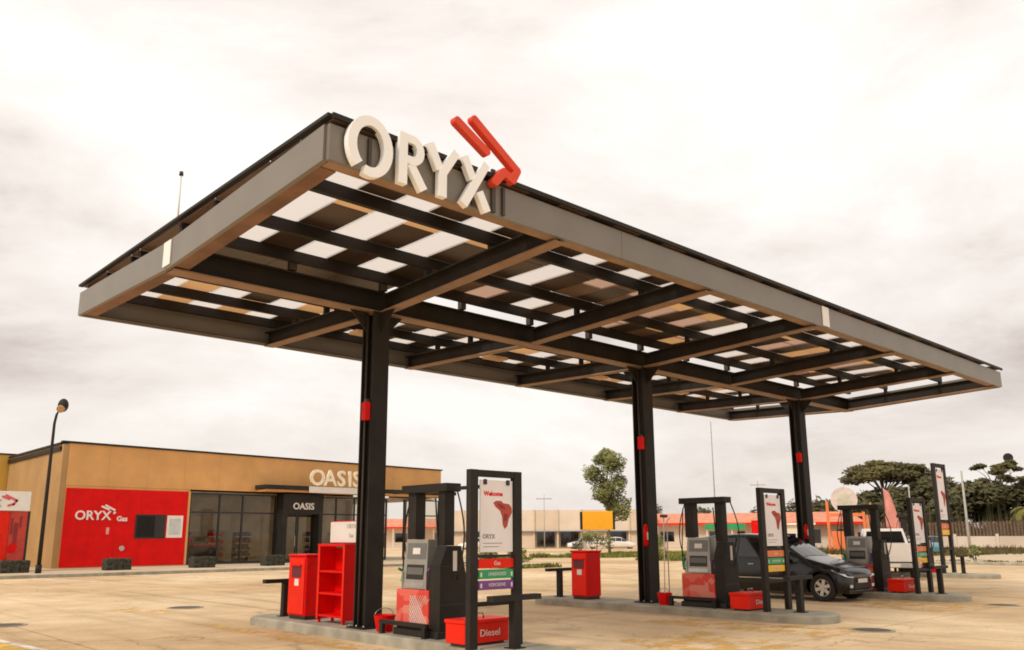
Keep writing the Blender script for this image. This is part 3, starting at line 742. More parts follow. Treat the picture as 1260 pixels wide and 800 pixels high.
# ================================================================ VEHICLES
def vehicle(name, label, cat, loc, rz, st, paint, wheels, wr, trackw, glassrows, group=None, detail=True, arch=True):
    """st: stations front to rear along local -x.. : (x, zbot, zbelt, ztop, wbelt, wtop). Local +x is forward."""
    t = thing(name, label, cat, loc, rz, group)
    mb = MB(); rows_ = []
    for (x, z0_, zs, z1_, w0, w1) in st:
        pr = [(w0 * .90, z0_), (w0 * .985, z0_ + (zs - z0_) * .22), (w0 * 1.0, z0_ + (zs - z0_) * .55), (w0 * .965, zs), (w0 * .955, zs + .001 + (z1_ - zs) * .04),
              (w1 + (w0 * .955 - w1) * .12, z1_ - (z1_ - zs) * .12), (w1 * .93, z1_ - .004), (w1 * .55, z1_ + .018), (0, z1_ + .024)]
        full = [(-a, b) for a, b in pr] + [(a, b) for a, b in pr[-2::-1]]
        rows_.append([mb.b.verts.new((x, a, b)) for a, b in full])
    n = len(rows_[0]); gl = []
    for i in range(len(rows_) - 1):
        for k in range(n - 1):
            f = mb.b.faces.new((rows_[i][k], rows_[i + 1][k], rows_[i + 1][k + 1], rows_[i][k + 1])); f.smooth = True
            if (i, 'side') in glassrows and k in (4, n - 6): gl.append([v.co.copy() for v in f.verts])
            if (i, 'top') in glassrows and 5 < k < n - 7 and True: gl.append([v.co.copy() for v in f.verts])
    mb.b.faces.new(rows_[0]); mb.b.faces.new(rows_[-1][::-1])
    for i in range(len(rows_) - 1): mb.b.faces.new((rows_[i][0], rows_[i][-1], rows_[i + 1][-1], rows_[i + 1][0]))
    body = mb.build('body', paint, t)
    if arch:
        cut = MB()
        for wx in wheels:
            for s in (-1, 1): cut.cyl((wx, s * (trackw - .26), wr), (wx, s * (trackw + .3), wr), wr * 1.16, n=24)
        co = cut.build('cutter', None, t); bpy.context.view_layer.update()
        md = body.modifiers.new('b', 'BOOLEAN'); md.object = co; md.operation = 'DIFFERENCE'; md.solver = 'EXACT'
        me = bpy.data.meshes.new_from_object(body.evaluated_get(bpy.context.evaluated_depsgraph_get()))
        body.modifiers.clear(); body.data = me; bpy.data.objects.remove(co)
    if detail:
        ms = body.modifiers.new('s', 'BEVEL'); ms.width = .02; ms.segments = 2; ms.limit_method = 'ANGLE'; ms.angle_limit = R(40)
    # glass: each side window a part, inset from its pillars and slightly proud
    for q in gl:
        c = sum(q, Vector()) / 4; nrm = (q[1] - q[0]).cross(q[3] - q[0]).normalized()
        if nrm.dot(c - Vector((c.x, 0, .9))) < 0: nrm = -nrm
        g_ = MB(); f = g_.b.faces.new([g_.b.verts.new(c + (p - c) * (.93 if abs(c.y) > .45 and c.z < 5 and abs(nrm.y) > .6 else 1.0) + nrm * .006) for p in q])
        ex = bmesh.ops.extrude_face_region(g_.b, geom=[f])['geom']
        for v in [e_ for e_ in ex if isinstance(e_, bmesh.types.BMVert)]: v.co += nrm * .004
        g_.build('window', carglass_solid if paint is not None else carglass, t)
    for wx in wheels:
        for s in (-1, 1):
            yy = s * trackw
            tb = MB(); n_ = 28
            prof = [(wr * .62, -.09), (wr * .93, -.10), (wr, -.07), (wr, .07), (wr * .93, .10), (wr * .62, .09)]
            rg = [[tb.b.verts.new((wx + rr_ * math.cos(2 * math.pi * i / n_), yy - s * .10 + o_, wr + rr_ * math.sin(2 * math.pi * i / n_))) for i in range(n_)] for rr_, o_ in prof]
            for A, Bq in zip(rg, rg[1:] + rg[:1]):
                for i in range(n_):
                    f = tb.b.faces.new((A[i], A[(i + 1) % n_], Bq[(i + 1) % n_], Bq[i])); f.smooth = True
            wv = tb.build('wheel', rubber, t)
            rm = MB(); rm.cyl((wx, yy - s * .10, wr), (wx, yy - s * .07, wr), wr * .60, n=24)
            rm.build('wheel_disc', black if detail else alloy, wv)
            if detail:
                sp_ = MB()
                for k in range(6):
                    a = 2 * math.pi * k / 6 + .3
                    sp_.bar((wx + math.cos(a) * wr * .05, yy - s * .05, wr + math.sin(a) * wr * .05), (wx + math.cos(a) * wr * .60, yy - s * .035, wr + math.sin(a) * wr * .60), wr * .24, .02, (0, 1, 0))
                sp_.cyl((wx, yy - s * .06, wr), (wx, yy - s * .015, wr), wr * .17, n=12)
                for i in range(24):
                    a0, a1 = 2 * math.pi * i / 24, 2 * math.pi * (i + 1) / 24
                    sp_.hexa([(wx + math.cos(a) * q, yy - s * o_, wr + math.sin(a) * q) for o_ in (.07, .03) for a, q in ((a0, wr * .57), (a1, wr * .57), (a1, wr * .66), (a0, wr * .66))])
                sp_.build('rim', alloy, wv)
    return t
carglass_solid = mat('dark_car_glass', (.006, .0065, .007), .04, 0, .8, .1, 1)

# black minivan: nose towards -Y
st = [(0.00, .30, .50, .60, .50, .38), (-.05, .22, .62, .72, .70, .58), (-.20, .20, .70, .80, .83, .74), (-.70, .20, .80, .93, .855, .74), (-1.12, .20, .90, 1.03, .86, .70),
      (-1.42, .20, .93, 1.22, .86, .66), (-1.95, .20, .96, 1.50, .86, .62), (-2.20, .20, .97, 1.555, .86, .615), (-2.95, .20, .98, 1.58, .86, .61), (-3.75, .20, 1.0, 1.555, .855, .60),
      (-4.22, .22, 1.02, 1.48, .84, .58), (-4.50, .26, .98, 1.12, .80, .60), (-4.56, .32, .80, .92, .76, .6)]
gls = {(4, 'top'), (5, 'top'), (5, 'side'), (6, 'side'), (7, 'side'), (8, 'side'), (9, 'side'), (10, 'top')}
mv = vehicle('parked_minivan', 'black minivan parked at the third island, nose to the right', 'minivan', (16.05, -2.24, 0), R(-90), st, blackcar, (-.62, -3.42), .325, .80, gls)
for s in (-1, 1):
    hl = MB(); hl.hexa([(-.03, s * .70, .58), (.02, s * .44, .56), (-.10, s * .44, .70), (-.36, s * .80, .73), (-.04, s * .79, .60), (-.05, s * .50, .61), (-.14, s * .50, .735), (-.36, s * .835, .74)])
    hl.build('headlight', lampglass, mv)
    B('fog_light', lampglass, mv, -.02, .012, s * .56 - .06, s * .56 + .06, .33, .40, bev=.01)
    mr_ = MB(); mr_.box(-1.50, -1.36, s * .93 - .09, s * .93 + .09, .96, 1.10, .03); mr_.build('wing_mirror', blackcar, mv)
    for xx in (-2.45, -3.25): B('door_handle', chrome, mv, xx - .08, xx + .08, s * .868 - .012, s * .868 + .012, .83, .86, bev=.005)
    B('side_trim', chrome, mv, -4.0, -.6 - .6, s * .872 - .006, s * .872 + .006, .505, .525)
B('grille', mat('satin_grille', (.18, .17, .16), .3, .5), mv, -.02, .015, -.42, .42, .56, .62, bev=.006)
B('lower_grille', black, mv, -.02, .014, -.42, .42, .30, .44, bev=.006)
pl_ = B('number_plate', offwhite, mv, .013, .022, -.24, .24, .44, .53)
B('bumper_lip', blackcar, mv, -.10, .03, -.72, .72, .20, .285, bev=.02)
for xx in (-2.02, -2.98): B('pillar_trim', blackcar, mv, xx - .03, xx + .03, -.868, -.83, 1.0, 1.06)

# white pickup, tail towards the camera
tw = thing('white_pickup', 'white pickup truck seen from behind between the third and the farthest island', 'pickup truck', (26.2, 1.3, 0), R(30))
B('tailgate', whitecar, tw, -.02, .02, -.80, .80, .62, 1.26, bev=.015)
for s in (-1, 1):
    B('bed_side', whitecar, tw, .021, 1.9, s * .86 - .04, s * .86 + .04, .55, 1.26, bev=.02); B('tail_light', maroon, tw, -.03, .01, s * .86 - .045, s * .86 + .045, .80, 1.20, bev=.01)
    for wx in (.65, 3.7):
        wv = MB().cyl((wx, s * .62, .36), (wx, s * .86, .36), .36, n=24).build('wheel', rubber, tw); MB().cyl((wx, s * .861, .36), (wx, s * .87, .36), .2, n=16).build('rim', alloy, wv)
    B('side_window', carglass_solid, tw, 2.2, 3.2, s * .80 - .01, s * .80 + .01, 1.25, 1.66)
B('bed_floor', black, tw, .021, 1.9, -.81, .81, .60, .64); B('bumper', chrome, tw, -.16, -.03, -.85, .85, .42, .58, bev=.02)
cb = MB(); cb.hexa([(1.92, -.86, .45), (3.6, -.86, .45), (3.6, .86, .45), (1.92, .86, .45), (1.92, -.84, 1.2), (3.6, -.84, 1.2), (3.6, .84, 1.2), (1.92, .84, 1.2)])
cb.hexa([(1.93, -.80, 1.201), (3.55, -.80, 1.201), (3.55, .80, 1.201), (1.93, .80, 1.201), (2.05, -.66, 1.78), (3.0, -.66, 1.78), (3.0, .66, 1.78), (2.05, .66, 1.78)]); cb.build('cab', whitecar, tw)
cb = MB(); cb.hexa([(1.905, -.68, 1.27), (1.93, -.68, 1.27), (1.93, .68, 1.27), (1.905, .68, 1.27), (1.995, -.60, 1.68), (2.02, -.60, 1.68), (2.02, .60, 1.68), (1.995, .60, 1.68)]); cb.build('rear_window', carglass_solid, tw)
B('bonnet', whitecar, tw, 3.61, 4.9, -.84, .84, .45, 1.10, bev=.05); B('number_plate', offwhite, tw, -.17, -.162, -.2, .2, .45, .56)

# ordinary far cars
st2 = [(0, .30, .5, .58, .66, .5), (-.1, .22, .6, .68, .78, .66), (-.9, .2, .78, .86, .82, .68), (-1.25, .2, .84, .95, .82, .66), (-1.85, .2, .88, 1.38, .82, .55), (-2.6, .2, .9, 1.42, .82, .56), (-3.3, .2, .9, 1.36, .82, .55), (-3.85, .22, .88, 1.0, .8, .6), (-4.1, .28, .8, .9, .76, .6)]
gl2 = {(3, 'top'), (4, 'side'), (5, 'side'), (3, 'side'), (6, 'top')}
for (x, y, rz, pt, lab) in ((64, 14.5, 200, teal, 'teal car parked on the far pavement behind the tallest totem'),
                            (74, 62, 140, whitecar, 'white car parked left of the amber sign before the long wall'),
                            (63, 70, 140, whitecar, 'white car parked just right of the nearest totem'), (80, 56, 320, whitecar, 'white car parked right of the amber sign')):
    vehicle('parked_car', lab, 'car', (x, y, 0), R(rz), st2, pt, (-.75, -3.2), .31, .74, gl2, 'cars parked far behind the pumps', False, False)

# ================================================================ THE SHOP
FY = 33.7
sh = thing('shop_building', 'flat roofed ochre shop with glazed front, red panel wall and dark awning', 'shop', (8, FY, .13))
H = 5.95
def sx_(x): return x - 8
def sbox(name, m, x0, x1, y0, y1, z0, z1, parent=sh, **k): return B(name, m, parent, sx_(x0), sx_(x1), y0, y1, z0, z1, **k)
# side, back and end walls and slab
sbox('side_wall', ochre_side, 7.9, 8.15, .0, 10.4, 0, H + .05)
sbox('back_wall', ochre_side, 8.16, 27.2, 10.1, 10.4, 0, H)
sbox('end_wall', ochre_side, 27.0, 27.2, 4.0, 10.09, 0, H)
sbox('roof_slab', steel, 7.8, 31.7, .25, 10.5, H - .25, H - .05)
sbox('floor_slab', interior, 8.16, 31.6, .1, 10.0, .0, .03)
sbox('ceiling', interior, 8.16, 31.5, .3, 10.0, 3.85, 3.90)
sbox('inner_wall', interior, 8.2, 27, 4.6, 4.75, .03, 3.84)
# fascia cladding in separate panels
x = 8.16
while x < 31.5:
    x2 = min(31.6, x + 1.95)
    dz = .0
    sbox('cladding_panel', ochre, x + .003, x2 - .003, .0, .12, 3.98, H + .10 - .010 * (x - 8))
    x = x2
sbox('cladding_panel', ochre, 31.48, 31.6, .13, 6, 3.98, H - .14)
cp = MB(); cp.hexa([(sx_(7.82), -.06, H + .11), (sx_(31.66), -.06, H - .13), (sx_(31.66), .30, H - .13), (sx_(7.82), .30, H + .11), (sx_(7.82), -.06, H + .21), (sx_(31.66), -.06, H - .05), (sx_(31.66), .30, H - .05), (sx_(7.82), .30, H + .21)])
cp.build('coping', steel, sh)
cp = MB(); cp.box(sx_(7.82), sx_(8.2), .31, 10.5, H + .055, H + .16); cp.build('coping', steel, sh)
# wall below the fascia behind the red panel
sbox('front_wall', ochre, 8.16, 14.38, .01, .2, .0, 3.97)
nred = 5; xw = (14.28 - 8.22) / nred
for i in range(nred): sbox('red_panel', red, 8.22 + i * xw + .003, 8.22 + (i + 1) * xw - .003, -.045, -.002, .05, 3.86)
sbox('panel_trim', amber if False else ochre, 14.285, 14.40, -.06, -.003, .03, 3.86)
fr = sbox('hatch_window', black, 11.62, 13.16, -.075, -.047, 1.40, 2.62)
sbox('pane', mat('dark_hatch', (.012, .011, .010), .45, 0, .2), 11.70, 12.60, -.083, -.076, 1.48, 2.54, parent=fr); sbox('pane', mat('dusk_glass', (.03, .03, .028), .4, 0, .3), 12.62, 13.08, -.081, -.076, 1.48, 2.54, parent=fr)
ps = sbox('wall_poster', white, 13.24, 14.08, -.06, -.047, 1.44, 2.58); sbox('poster_print', mat('pale_print', (.55, .58, .55), .6), 13.36, 13.96, -.064, -.061, 1.60, 2.42, parent=ps)
text('ORYX', .62, white, sh, (sx_(9.55), -.06, 2.52), depth=.02, bold=.012)
text('Gas', .34, white, sh, (sx_(10.95), -.06, 2.38), depth=.02, bold=.01)
em = MB()
for a, b_ in (((9.95, 2.98), (10.28, 2.84)), ((10.12, 3.04), (10.62, 2.78)), ((10.62, 2.78), (10.54, 2.66))): em.prism(capsule((sx_(a[0]), a[1]), (sx_(b_[0]), b_[1]), .09), -.07, -.05)
em.build('emblem_bar', white, sh)
MB().prism([(sx_(10.22), 1.95), (sx_(10.38), 1.95), (sx_(10.36), 1.62), (sx_(10.24), 1.62)], -.055, -.047).build('door_lock_plate', mat('pink_print', (.75, .35, .30), .6), sh)
MB().cyl((sx_(11.05), -.10, .92), (sx_(11.05), -.046, .92), .13, n=16).build('wall_valve', chrome, sh)
# glazing: frames and panes
def glz(xs_, z0, z1, zt, y=.08, parent=sh):
    for x in xs_: B('mullion', black, parent, sx_(x) - .045, sx_(x) + .045, y - .05, y + .05, z0, z1)
    for a, b_ in zip(xs_, xs_[1:]):
        B('transom', black, parent, sx_(a) + .046, sx_(b_) - .046, y - .04, y + .04, zt - .04, zt + .04); B('sill', black, parent, sx_(a) + .046, sx_(b_) - .046, y - .045, y + .045, z0, z0 + .10)
        B('head_frame', black, parent, sx_(a) + .046, sx_(b_) - .046, y - .045, y + .045, z1 - .06, z1)
        B('glass_pane', shopglass, parent, sx_(a) + .05, sx_(b_) - .05, y - .004, y + .004, z0 + .105, zt - .045); B('glass_pane', shopglass, parent, sx_(a) + .05, sx_(b_) - .05, y - .004, y + .004, zt + .045, z1 - .065)
glz([14.46, 16.1, 17.45, 19.45], .04, 3.80, 2.78)
glz([22.2, 23.5, 24.8, 26.1, 27.2], .04, 3.80, 2.78)
glz([28.6, 30.0, 31.45], .04, 3.80, 2.78)
# entrance portal with doors
sbox('portal_post', steel, 19.55, 19.85, -.7, .12, 0, 3.90); sbox('portal_post', steel, 21.9, 22.15, -.7, .12, 0, 3.90); ph_ = sbox('portal_head', steel, 19.86, 21.89, -.7, .12, 2.75, 3.90)
text('OASIS', .52, offwhite, sh, (sx_(20.85), -.72, 3.18), depth=.03, bold=.01)
for a, b_ in ((19.9, 20.85), (20.9, 21.85)):
    dr = MB(); dr.box(sx_(a), sx_(a) + .07, .0, .06, .04, 2.74); dr.box(sx_(b_) - .07, sx_(b_), .0, .06, .04, 2.74); dr.box(sx_(a) + .071, sx_(b_) - .071, .0, .06, .04, .2); dr.box(sx_(a) + .071, sx_(b_) - .071, .0, .06, 2.6, 2.74)
    dd_ = dr.build('door', black, sh); B('glass_pane', shopglass, dd_, sx_(a) + .072, sx_(b_) - .072, .025, .035, .201, 2.599); B('handle', chrome, dd_, sx_(b_) - .14, sx_(b_) - .11, -.06, -.03, .9, 1.5)
# awning
aw = sbox('awning', steel, 18.1, 31.9, -1.25, -.005, 4.12, 4.34)
sbox('soffit', ochre, 18.2, 31.8, -1.1, -.01, 3.98, 4.10)
sgn = thing('shop_sign', 'cream channel letters OASIS standing on the edge of the shop awning', 'sign', (20.85, FY - 1.25, .13 + 4.35))
for i, (ch, xx) in enumerate((('O', .50), ('A', 1.35), ('S', 2.12), ('I', 2.70), ('S', 3.20))):
    o = text(ch, 1.28, mat('warm_letter', (.86, .74, .55), .4), sgn, (xx, -.02, .46), depth=.10, name='letter', bold=.028); o['label'] = 'letter ' + ch
B('letter_tray', offwhite, sgn, 0, 3.7, -.03, -.002, -.38, -.02)
# interior furniture seen through the glass
sf = thing('shop_counter', 'dark shop counter with a red top just inside the shop window', 'counter', (15.2, FY + 1.6, .16))
B('front_panel', black, sf, -.6, 1.7, 0, .6, 0, .95); B('worktop', red, sf, -.65, 1.75, -.05, .65, .951, 1.02)
for i, (x, z, dx, lab) in enumerate(((16.5, 1.9, 1.0, 'pale menu board on the inner wall above the counter'), (18.2, 2.0, 1.3, 'pale notice board on the inner wall by the tiled pillar'))):
    o = B('wall_board', cream2, None, x - dx / 2, x + dx / 2, FY + 4.5, FY + 4.59, z, z + .9); tag(o, lab, 'board')
def rack(x, y, lab, m1, m2):
    t = thing('display_rack', lab, 'display rack', (x, y, .16)); B('frame', black, t, 0, 1.0, 0, .45, 0, .08)
    B('back_board', m1, t, 0, 1.0, .40, .45, .081, 1.7)
    for k in range(4):
        B('shelf_board', chrome, t, .02, .98, .05, .399, .30 + .38 * k, .33 + .38 * k)
        mb = MB()
        for q in range(6): mb.box(.06 + q * .155, .17 + q * .155, .08, .28, .331 + .38 * k, .331 + .38 * k + random.uniform(.14, .27))
        mb.build('goods', m2, t, kind='stuff')
rack(17.7, FY + 1.2, 'black display rack of dark goods inside the window left of the entrance', black, maroon)
rack(16.7, FY + 2.6, 'wooden display rack of red goods behind the shop glass', cream, red)
rack(22.6, FY + 2.0, 'tall rack of dark red goods behind the glass right of the entrance', interior, maroon)
rack(24.5, FY + 2.2, 'rack of green goods behind the glass right of the entrance', interior, green)
rack(26.0, FY + 1.4, 'rack of red goods by the last shop window', cream, darkred)
# person in red behind the window
def person(loc, rz, label):
    bm = bmesh.new(); lay = None
    J = {'pel': (0, 0, .92, .13), 'che': (0, .0, 1.28, .15), 'nk': (0, 0, 1.46, .06), 'hd': (0, -.01, 1.60, .095), 'tp': (0, -.01, 1.70, .07),
         'ls': (.17, 0, 1.40, .06), 'le': (.24, .02, 1.12, .045), 'lw': (.20, -.16, .96, .034), 'rs': (-.17, 0, 1.40, .06), 're': (-.24, .02, 1.12, .045), 'rw': (-.18, -.18, 1.0, .034),
         'lh': (.09, 0, .84, .09), 'lk': (.10, -.02, .48, .062), 'la': (.10, .02, .08, .042), 'lf': (.11, -.14, .03, .035), 'rh': (-.09, 0, .84, .09), 'rk': (-.10, -.02, .48, .062), 'ra': (-.10, .02, .08, .042), 'rf': (-.11, -.14, .03, .035)}
    E_ = [('pel', 'che'), ('che', 'nk'), ('nk', 'hd'), ('hd', 'tp'), ('che', 'ls'), ('ls', 'le'), ('le', 'lw'), ('che', 'rs'), ('rs', 're'), ('re', 'rw'), ('pel', 'lh'), ('lh', 'lk'), ('lk', 'la'), ('la', 'lf'), ('pel', 'rh'), ('rh', 'rk'), ('rk', 'ra'), ('ra', 'rf')]
    for s, n_ in ((1, 'lw'), (-1, 'rw')):
        bx, by, bz, _ = J[n_]
        for k, (dx, ln) in enumerate(((-.03, .07), (-.01, .085), (.01, .08), (.03, .06))):
            J[n_ + 'f%d' % k] = (bx + dx, by - .05, bz - .03, .010); J[n_ + 'g%d' % k] = (bx + dx, by - .05 - ln * .6, bz - .03 - ln * .5, .008); E_ += [(n_, n_ + 'f%d' % k), (n_ + 'f%d' % k, n_ + 'g%d' % k)]
        J[n_ + 't'] = (bx - s * .045, by - .04, bz + .01, .010); E_.append((n_, n_ + 't'))
    names = list(J); me = bpy.data.meshes.new('person'); me.from_pydata([J[k][:3] for k in names], [(names.index(a), names.index(b)) for a, b in E_], [])
    o = bpy.data.objects.new('t', me); col.objects.link(o); o.modifiers.new('s', 'SKIN'); o.modifiers.new('d', 'SUBSURF').levels = 1
    sk = me.skin_vertices[0].data
    for i, k in enumerate(names): sk[i].radius = (J[k][3], J[k][3] * (.8 if k in ('che', 'pel') else 1)); sk[i].use_root = (k == 'pel')
    m2 = bpy.data.meshes.new_from_object(o.evaluated_get(bpy.context.evaluated_depsgraph_get())); bpy.data.objects.remove(o)
    for m_ in (skin, clothred, clothdark): m2.materials.append(m_)
    for f in m2.polygons:
        f.use_smooth = True; c = f.center
        f.material_index = 0 if c.z > 1.45 or (abs(c.x) > .15 and c.z < 1.12 and c.z > .75 and c.y < .0) else (1 if c.z > .93 else 2)
    t = thing('person', label, 'person', loc, rz); link('body', m2, None, t)
    MB().sphere((0, .015, 1.635), .108, (1, 1.05, 1.0), 16).build('hair', hair, t)
    for s in (-1, 1): MB().sphere((s * .035, -.10, 1.62), .012, seg=8).build('eye', black, t)
    return t
person((14.95, FY + 1.1, .16), R(20), 'person in a red shirt standing inside the shop window beside the red wall')

# planters on the pavement
for k, (x, lab) in enumerate(((5.35, 'dark stone planter at the left edge, before the kiosk'), (9.55, 'dark stone planter before the red wall at its left end'), (13.55, 'dark stone planter at the corner of the red wall and glazing'), (17.3, 'dark stone planter before the glazing left of the entrance'))):
    t = thing('stone_planter', lab, 'planter', (x, 29.6, .13), group='dark stone planters along the shop front')
    mb = MB(); mb.box(-.55, .55, -.35, .35, 0, .52, .05)
    for v in mb.b.verts: v.co += Vector((noise.noise(v.co * 6 + Vector((k, 0, 0))), noise.noise(v.co * 6 + Vector((0, k, 5))), 0)) * .03
    mb.build('planter_box', stone, t)
    mb = MB()
    for q in range(36):
        a = random.uniform(-.48, .48); b_ = random.uniform(-.28, .28); h_ = random.uniform(.02, .07); an = random.uniform(0, 6.28)
        p = Vector((a, b_, .515)); tpv = p + Vector((math.cos(an) * .08, math.sin(an) * .08, h_)); sdv = Vector((-math.sin(an), math.cos(an), 0)) * .02
        mb.b.faces.new([mb.b.verts.new(v) for v in (p - sdv, p + sdv, tpv)])
    mb.build('plants', leafB, t, kind='stuff')

# kiosk at the left edge
kx, ky = 5.95, 30.6
t = thing('gas_kiosk', 'red gas cylinder kiosk with a white ORYX sign band at the left edge', 'kiosk', (kx, ky, .13))
B('roof_box', white, t, -4.6, 0, -.05, 1.9, 2.62, 3.46, bev=.01)
B('back_wall', darkred, t, -4.5, -.1, 1.6, 1.7, 0, 2.61)
for i in range(6): B('door_panel', red2 if i % 2 else mat('kiosk_red', (.50, .045, .025), .5), t, -.72 - i * .70 + .01, -.72 - i * .70 + .69, .02, .07, .05, 2.60)
mb = MB()
for i, (x, z, w_, h_) in enumerate(((-.45, .9, .16, 1.2), (-.62, 1.6, .10, .7), (-.28, 1.9, .08, .5), (-1.1, .6, .2, 1.0), (-1.5, 1.5, .15, .8))): mb.box(x - w_ / 2, x + w_ / 2, .012, .019, z, z + h_)
mb.build('cylinder_print', darkred, t)
MB().prism([(-.74, 1.05), (-.50, 1.28), (-.30, 1.10), (-.40, .82), (-.66, .80)], .008, .0115).build('cylinder_print', red, t)
B('corner_post', black, t, -.02, .06, .0, .1, 0, 2.61); B('corner_post', black, t, -.02, .06, 1.5, 1.6, 0, 2.61)
text('ORYX', .46, inkgrey, t, (-1.75, -.06, 2.92), depth=.01, align='CENTER')
em = MB()
for a, b_ in (((-1.10, 3.22), (-.85, 3.12)), ((-.98, 3.28), (-.55, 3.06)), ((-.55, 3.06), (-.66, 2.90)), ((-.66, 2.90), (-.85, 2.84))): em.prism(capsule(a, b_, .10), -.062, -.052)
em.build('emblem_bar', mat('pink_red_print', (.65, .12, .12), .5), t)

# street lamp beside the shop
t = thing('street_lamp', 'dark street lamp with a leaning round head beside the ochre shop', 'street lamp', (5.98, 28.28, .13))
MB().tube([(0, 0, 0), (0, 0, 3.2), (.0, 0, 6.3), (.05, 0, 6.7), (.16, 0, 6.95)], [.085, .075, .055, .05, .05], 10).build('pole', steel, t)
MB().cyl((0, 0, 0), (0, 0, .35), .12, n=12).build('base_collar', steel, t)
lh = MB(); lh.sphere((.27, 0, 7.12), .30, (.7, 1, 1.0), 16); o = lh.build('lamp_head', steel, t)
MB().cyl((.20, -.12, 6.98), (.10, -.22, 6.90), .16, n=16).build('lens', mat('amber_lens', (.45, .25, .12), .3), o)

# yellow building behind on the left
t = thing('yellow_building', 'yellow rendered building behind the ochre shop at the left edge', 'building', (-29, 44.3, 0))
B('wall', ybuild, t, 0, 38, 0, 12, 0, 6.35); B('coping', steel, t, -.1, 38.1, -.1, 12.1, 6.351, 6.42)
for i in range(5): B('window', carglass_solid, t, 3 + i * 7, 5.5 + i * 7, -.03, -.002, 1.2, 3.2)

# ================================================================ FAR BUILDINGS
vaz = lambda x, y: math.atan2(y + 11.69, x + 4.23)
def frontal(name, lab, cat, cx, cy, extra=0): return thing(name, lab, cat, (cx, cy, 0), vaz(cx, cy) - math.pi / 2 + extra)
# long pale wall building: local x to the right, local -y towards the camera
t = frontal('supermarket', 'long pale walled store with pilasters behind the amber sign', 'building', 80, 68)
for i in range(9):
    B('wall_panel', cream2 if i % 2 else cream, t, -17 + i * 3.2 + .12, -17 + (i + 1) * 3.2 - .12, 0, .4, 2.2, 5.05); B('pilaster', cream, t, -17 + i * 3.2 - .119, -17 + i * 3.2 + .119, -.15, .4, 0, 5.12)
    if i in (1, 2, 4, 5, 7): B('shop_window', mat('teal_glass', (.04, .12, .13), .1) if i in (1, 2) else carglass_solid, t, -17 + i * 3.2 + .4, -17 + (i + 1) * 3.2 - .4, .1, .2, .2, 2.19)
    else: B('wall_panel', cream, t, -17 + i * 3.2 + .12, -17 + (i + 1) * 3.2 - .12, 0, .4, 0, 2.19)
B('block', cream2, t, -17, 11.9, .41, 20, 0, 5.0)
B('eave', inkgrey, t, -17, 11.9, -.5, -.01, 2.16, 2.28)
# amber sign on a post
t = frontal('amber_sign', 'amber sign box on a pale post in front of the long wall', 'sign', 46.15, 32.7)
B('post', cream2, t, -.95, -.72, -.1, .1, 0, 2.0); B('sign_box', amber, t, -1.0, 1.35, -.2, .2, 2.02, 3.45, bev=.02); B('side_panel', steel, t, -1.2, -1.005, -.16, .24, 2.05, 3.42); B('side_panel', steel, t, 1.355, 1.52, -.16, .24, 2.05, 3.42)
# coral-roofed stores
def store(cx, cy, w_, dp, hw, hr, lab, extra=0, gsign=False):
    t = frontal('roofed_store', lab, 'building', cx, cy, extra); h2 = w_ / 2
    B('wall', cream2, t, -h2, h2, 0, dp, 0, hw)
    mb = MB(); mb.hexa([(-h2 - .6, -1.4, hw + .02), (h2 + .6, -1.4, hw + .02), (h2 + .6, dp + 1, hw + .02), (-h2 - .6, dp + 1, hw + .02), (-h2 + 1, dp * .4, hr), (h2 - 1, dp * .4, hr), (h2 - 1, dp * .6, hr), (-h2 + 1, dp * .6, hr)]); mb.build('roof', rooftile, t)
    B('fascia_band', red2, t, -h2 - .62, h2 + .62, -1.46, -1.405, hw - .12, hw + .12)
    n = int(w_ / 3)
    for i in range(n):
        x = -h2 + (i + .5) * w_ / n
        if i % 2: B('window', carglass_solid, t, x - .9, x + .9, -.05, -.002, .8, 2.1)
        else: B('door', black, t, x - .5, x + .5, -.05, -.002, 0, 2.1)
        B('veranda_post', white, t, x - 1.3, x - 1.18, -1.35, -1.23, 0, hw - .13)
    return t
s1 = store(92, 58, 26, 9, 3.1, 4.6, 'store with a coral roof and green sign band behind the minivan')
B('green_sign', green, s1, 3.4, 8.6, -1.56, -1.47, 2.35, 3.1); B('red_sign', red, s1, 9.4, 11.2, -1.58, -1.47, 1.4, 3.5)
store(76, 30.5, 9, 7, 2.7, 3.9, 'small coral roofed store right of the third column', -.1)
store(125, 90, 16, 8, 3.4, 5.2, 'far coral roofed building seen through the middle pump frame')
store(78, 90, 24, 8, 2.9, 4.3, 'far coral roofed building seen between the shop and the nearest totem', .1)
# hut with a window
t = frontal('white_hut', 'white kiosk hut with a dark window behind the minivan windscreen', 'hut', 58, 22.3)
B('wall', cream2, t, -1.3, 1.3, 0, 2, 0, 2.35); B('roof', white, t, -1.5, 1.5, -.3, 2.2, 2.351, 2.5); wn = B('window', offwhite, t, -.8, .9, -.05, -.002, .95, 1.75); B('pane', carglass_solid, wn, -.7, .0, -.06, -.051, 1.02, 1.68); B('pane', carglass_solid, wn, .08, .8, -.06, -.051, 1.02, 1.68)
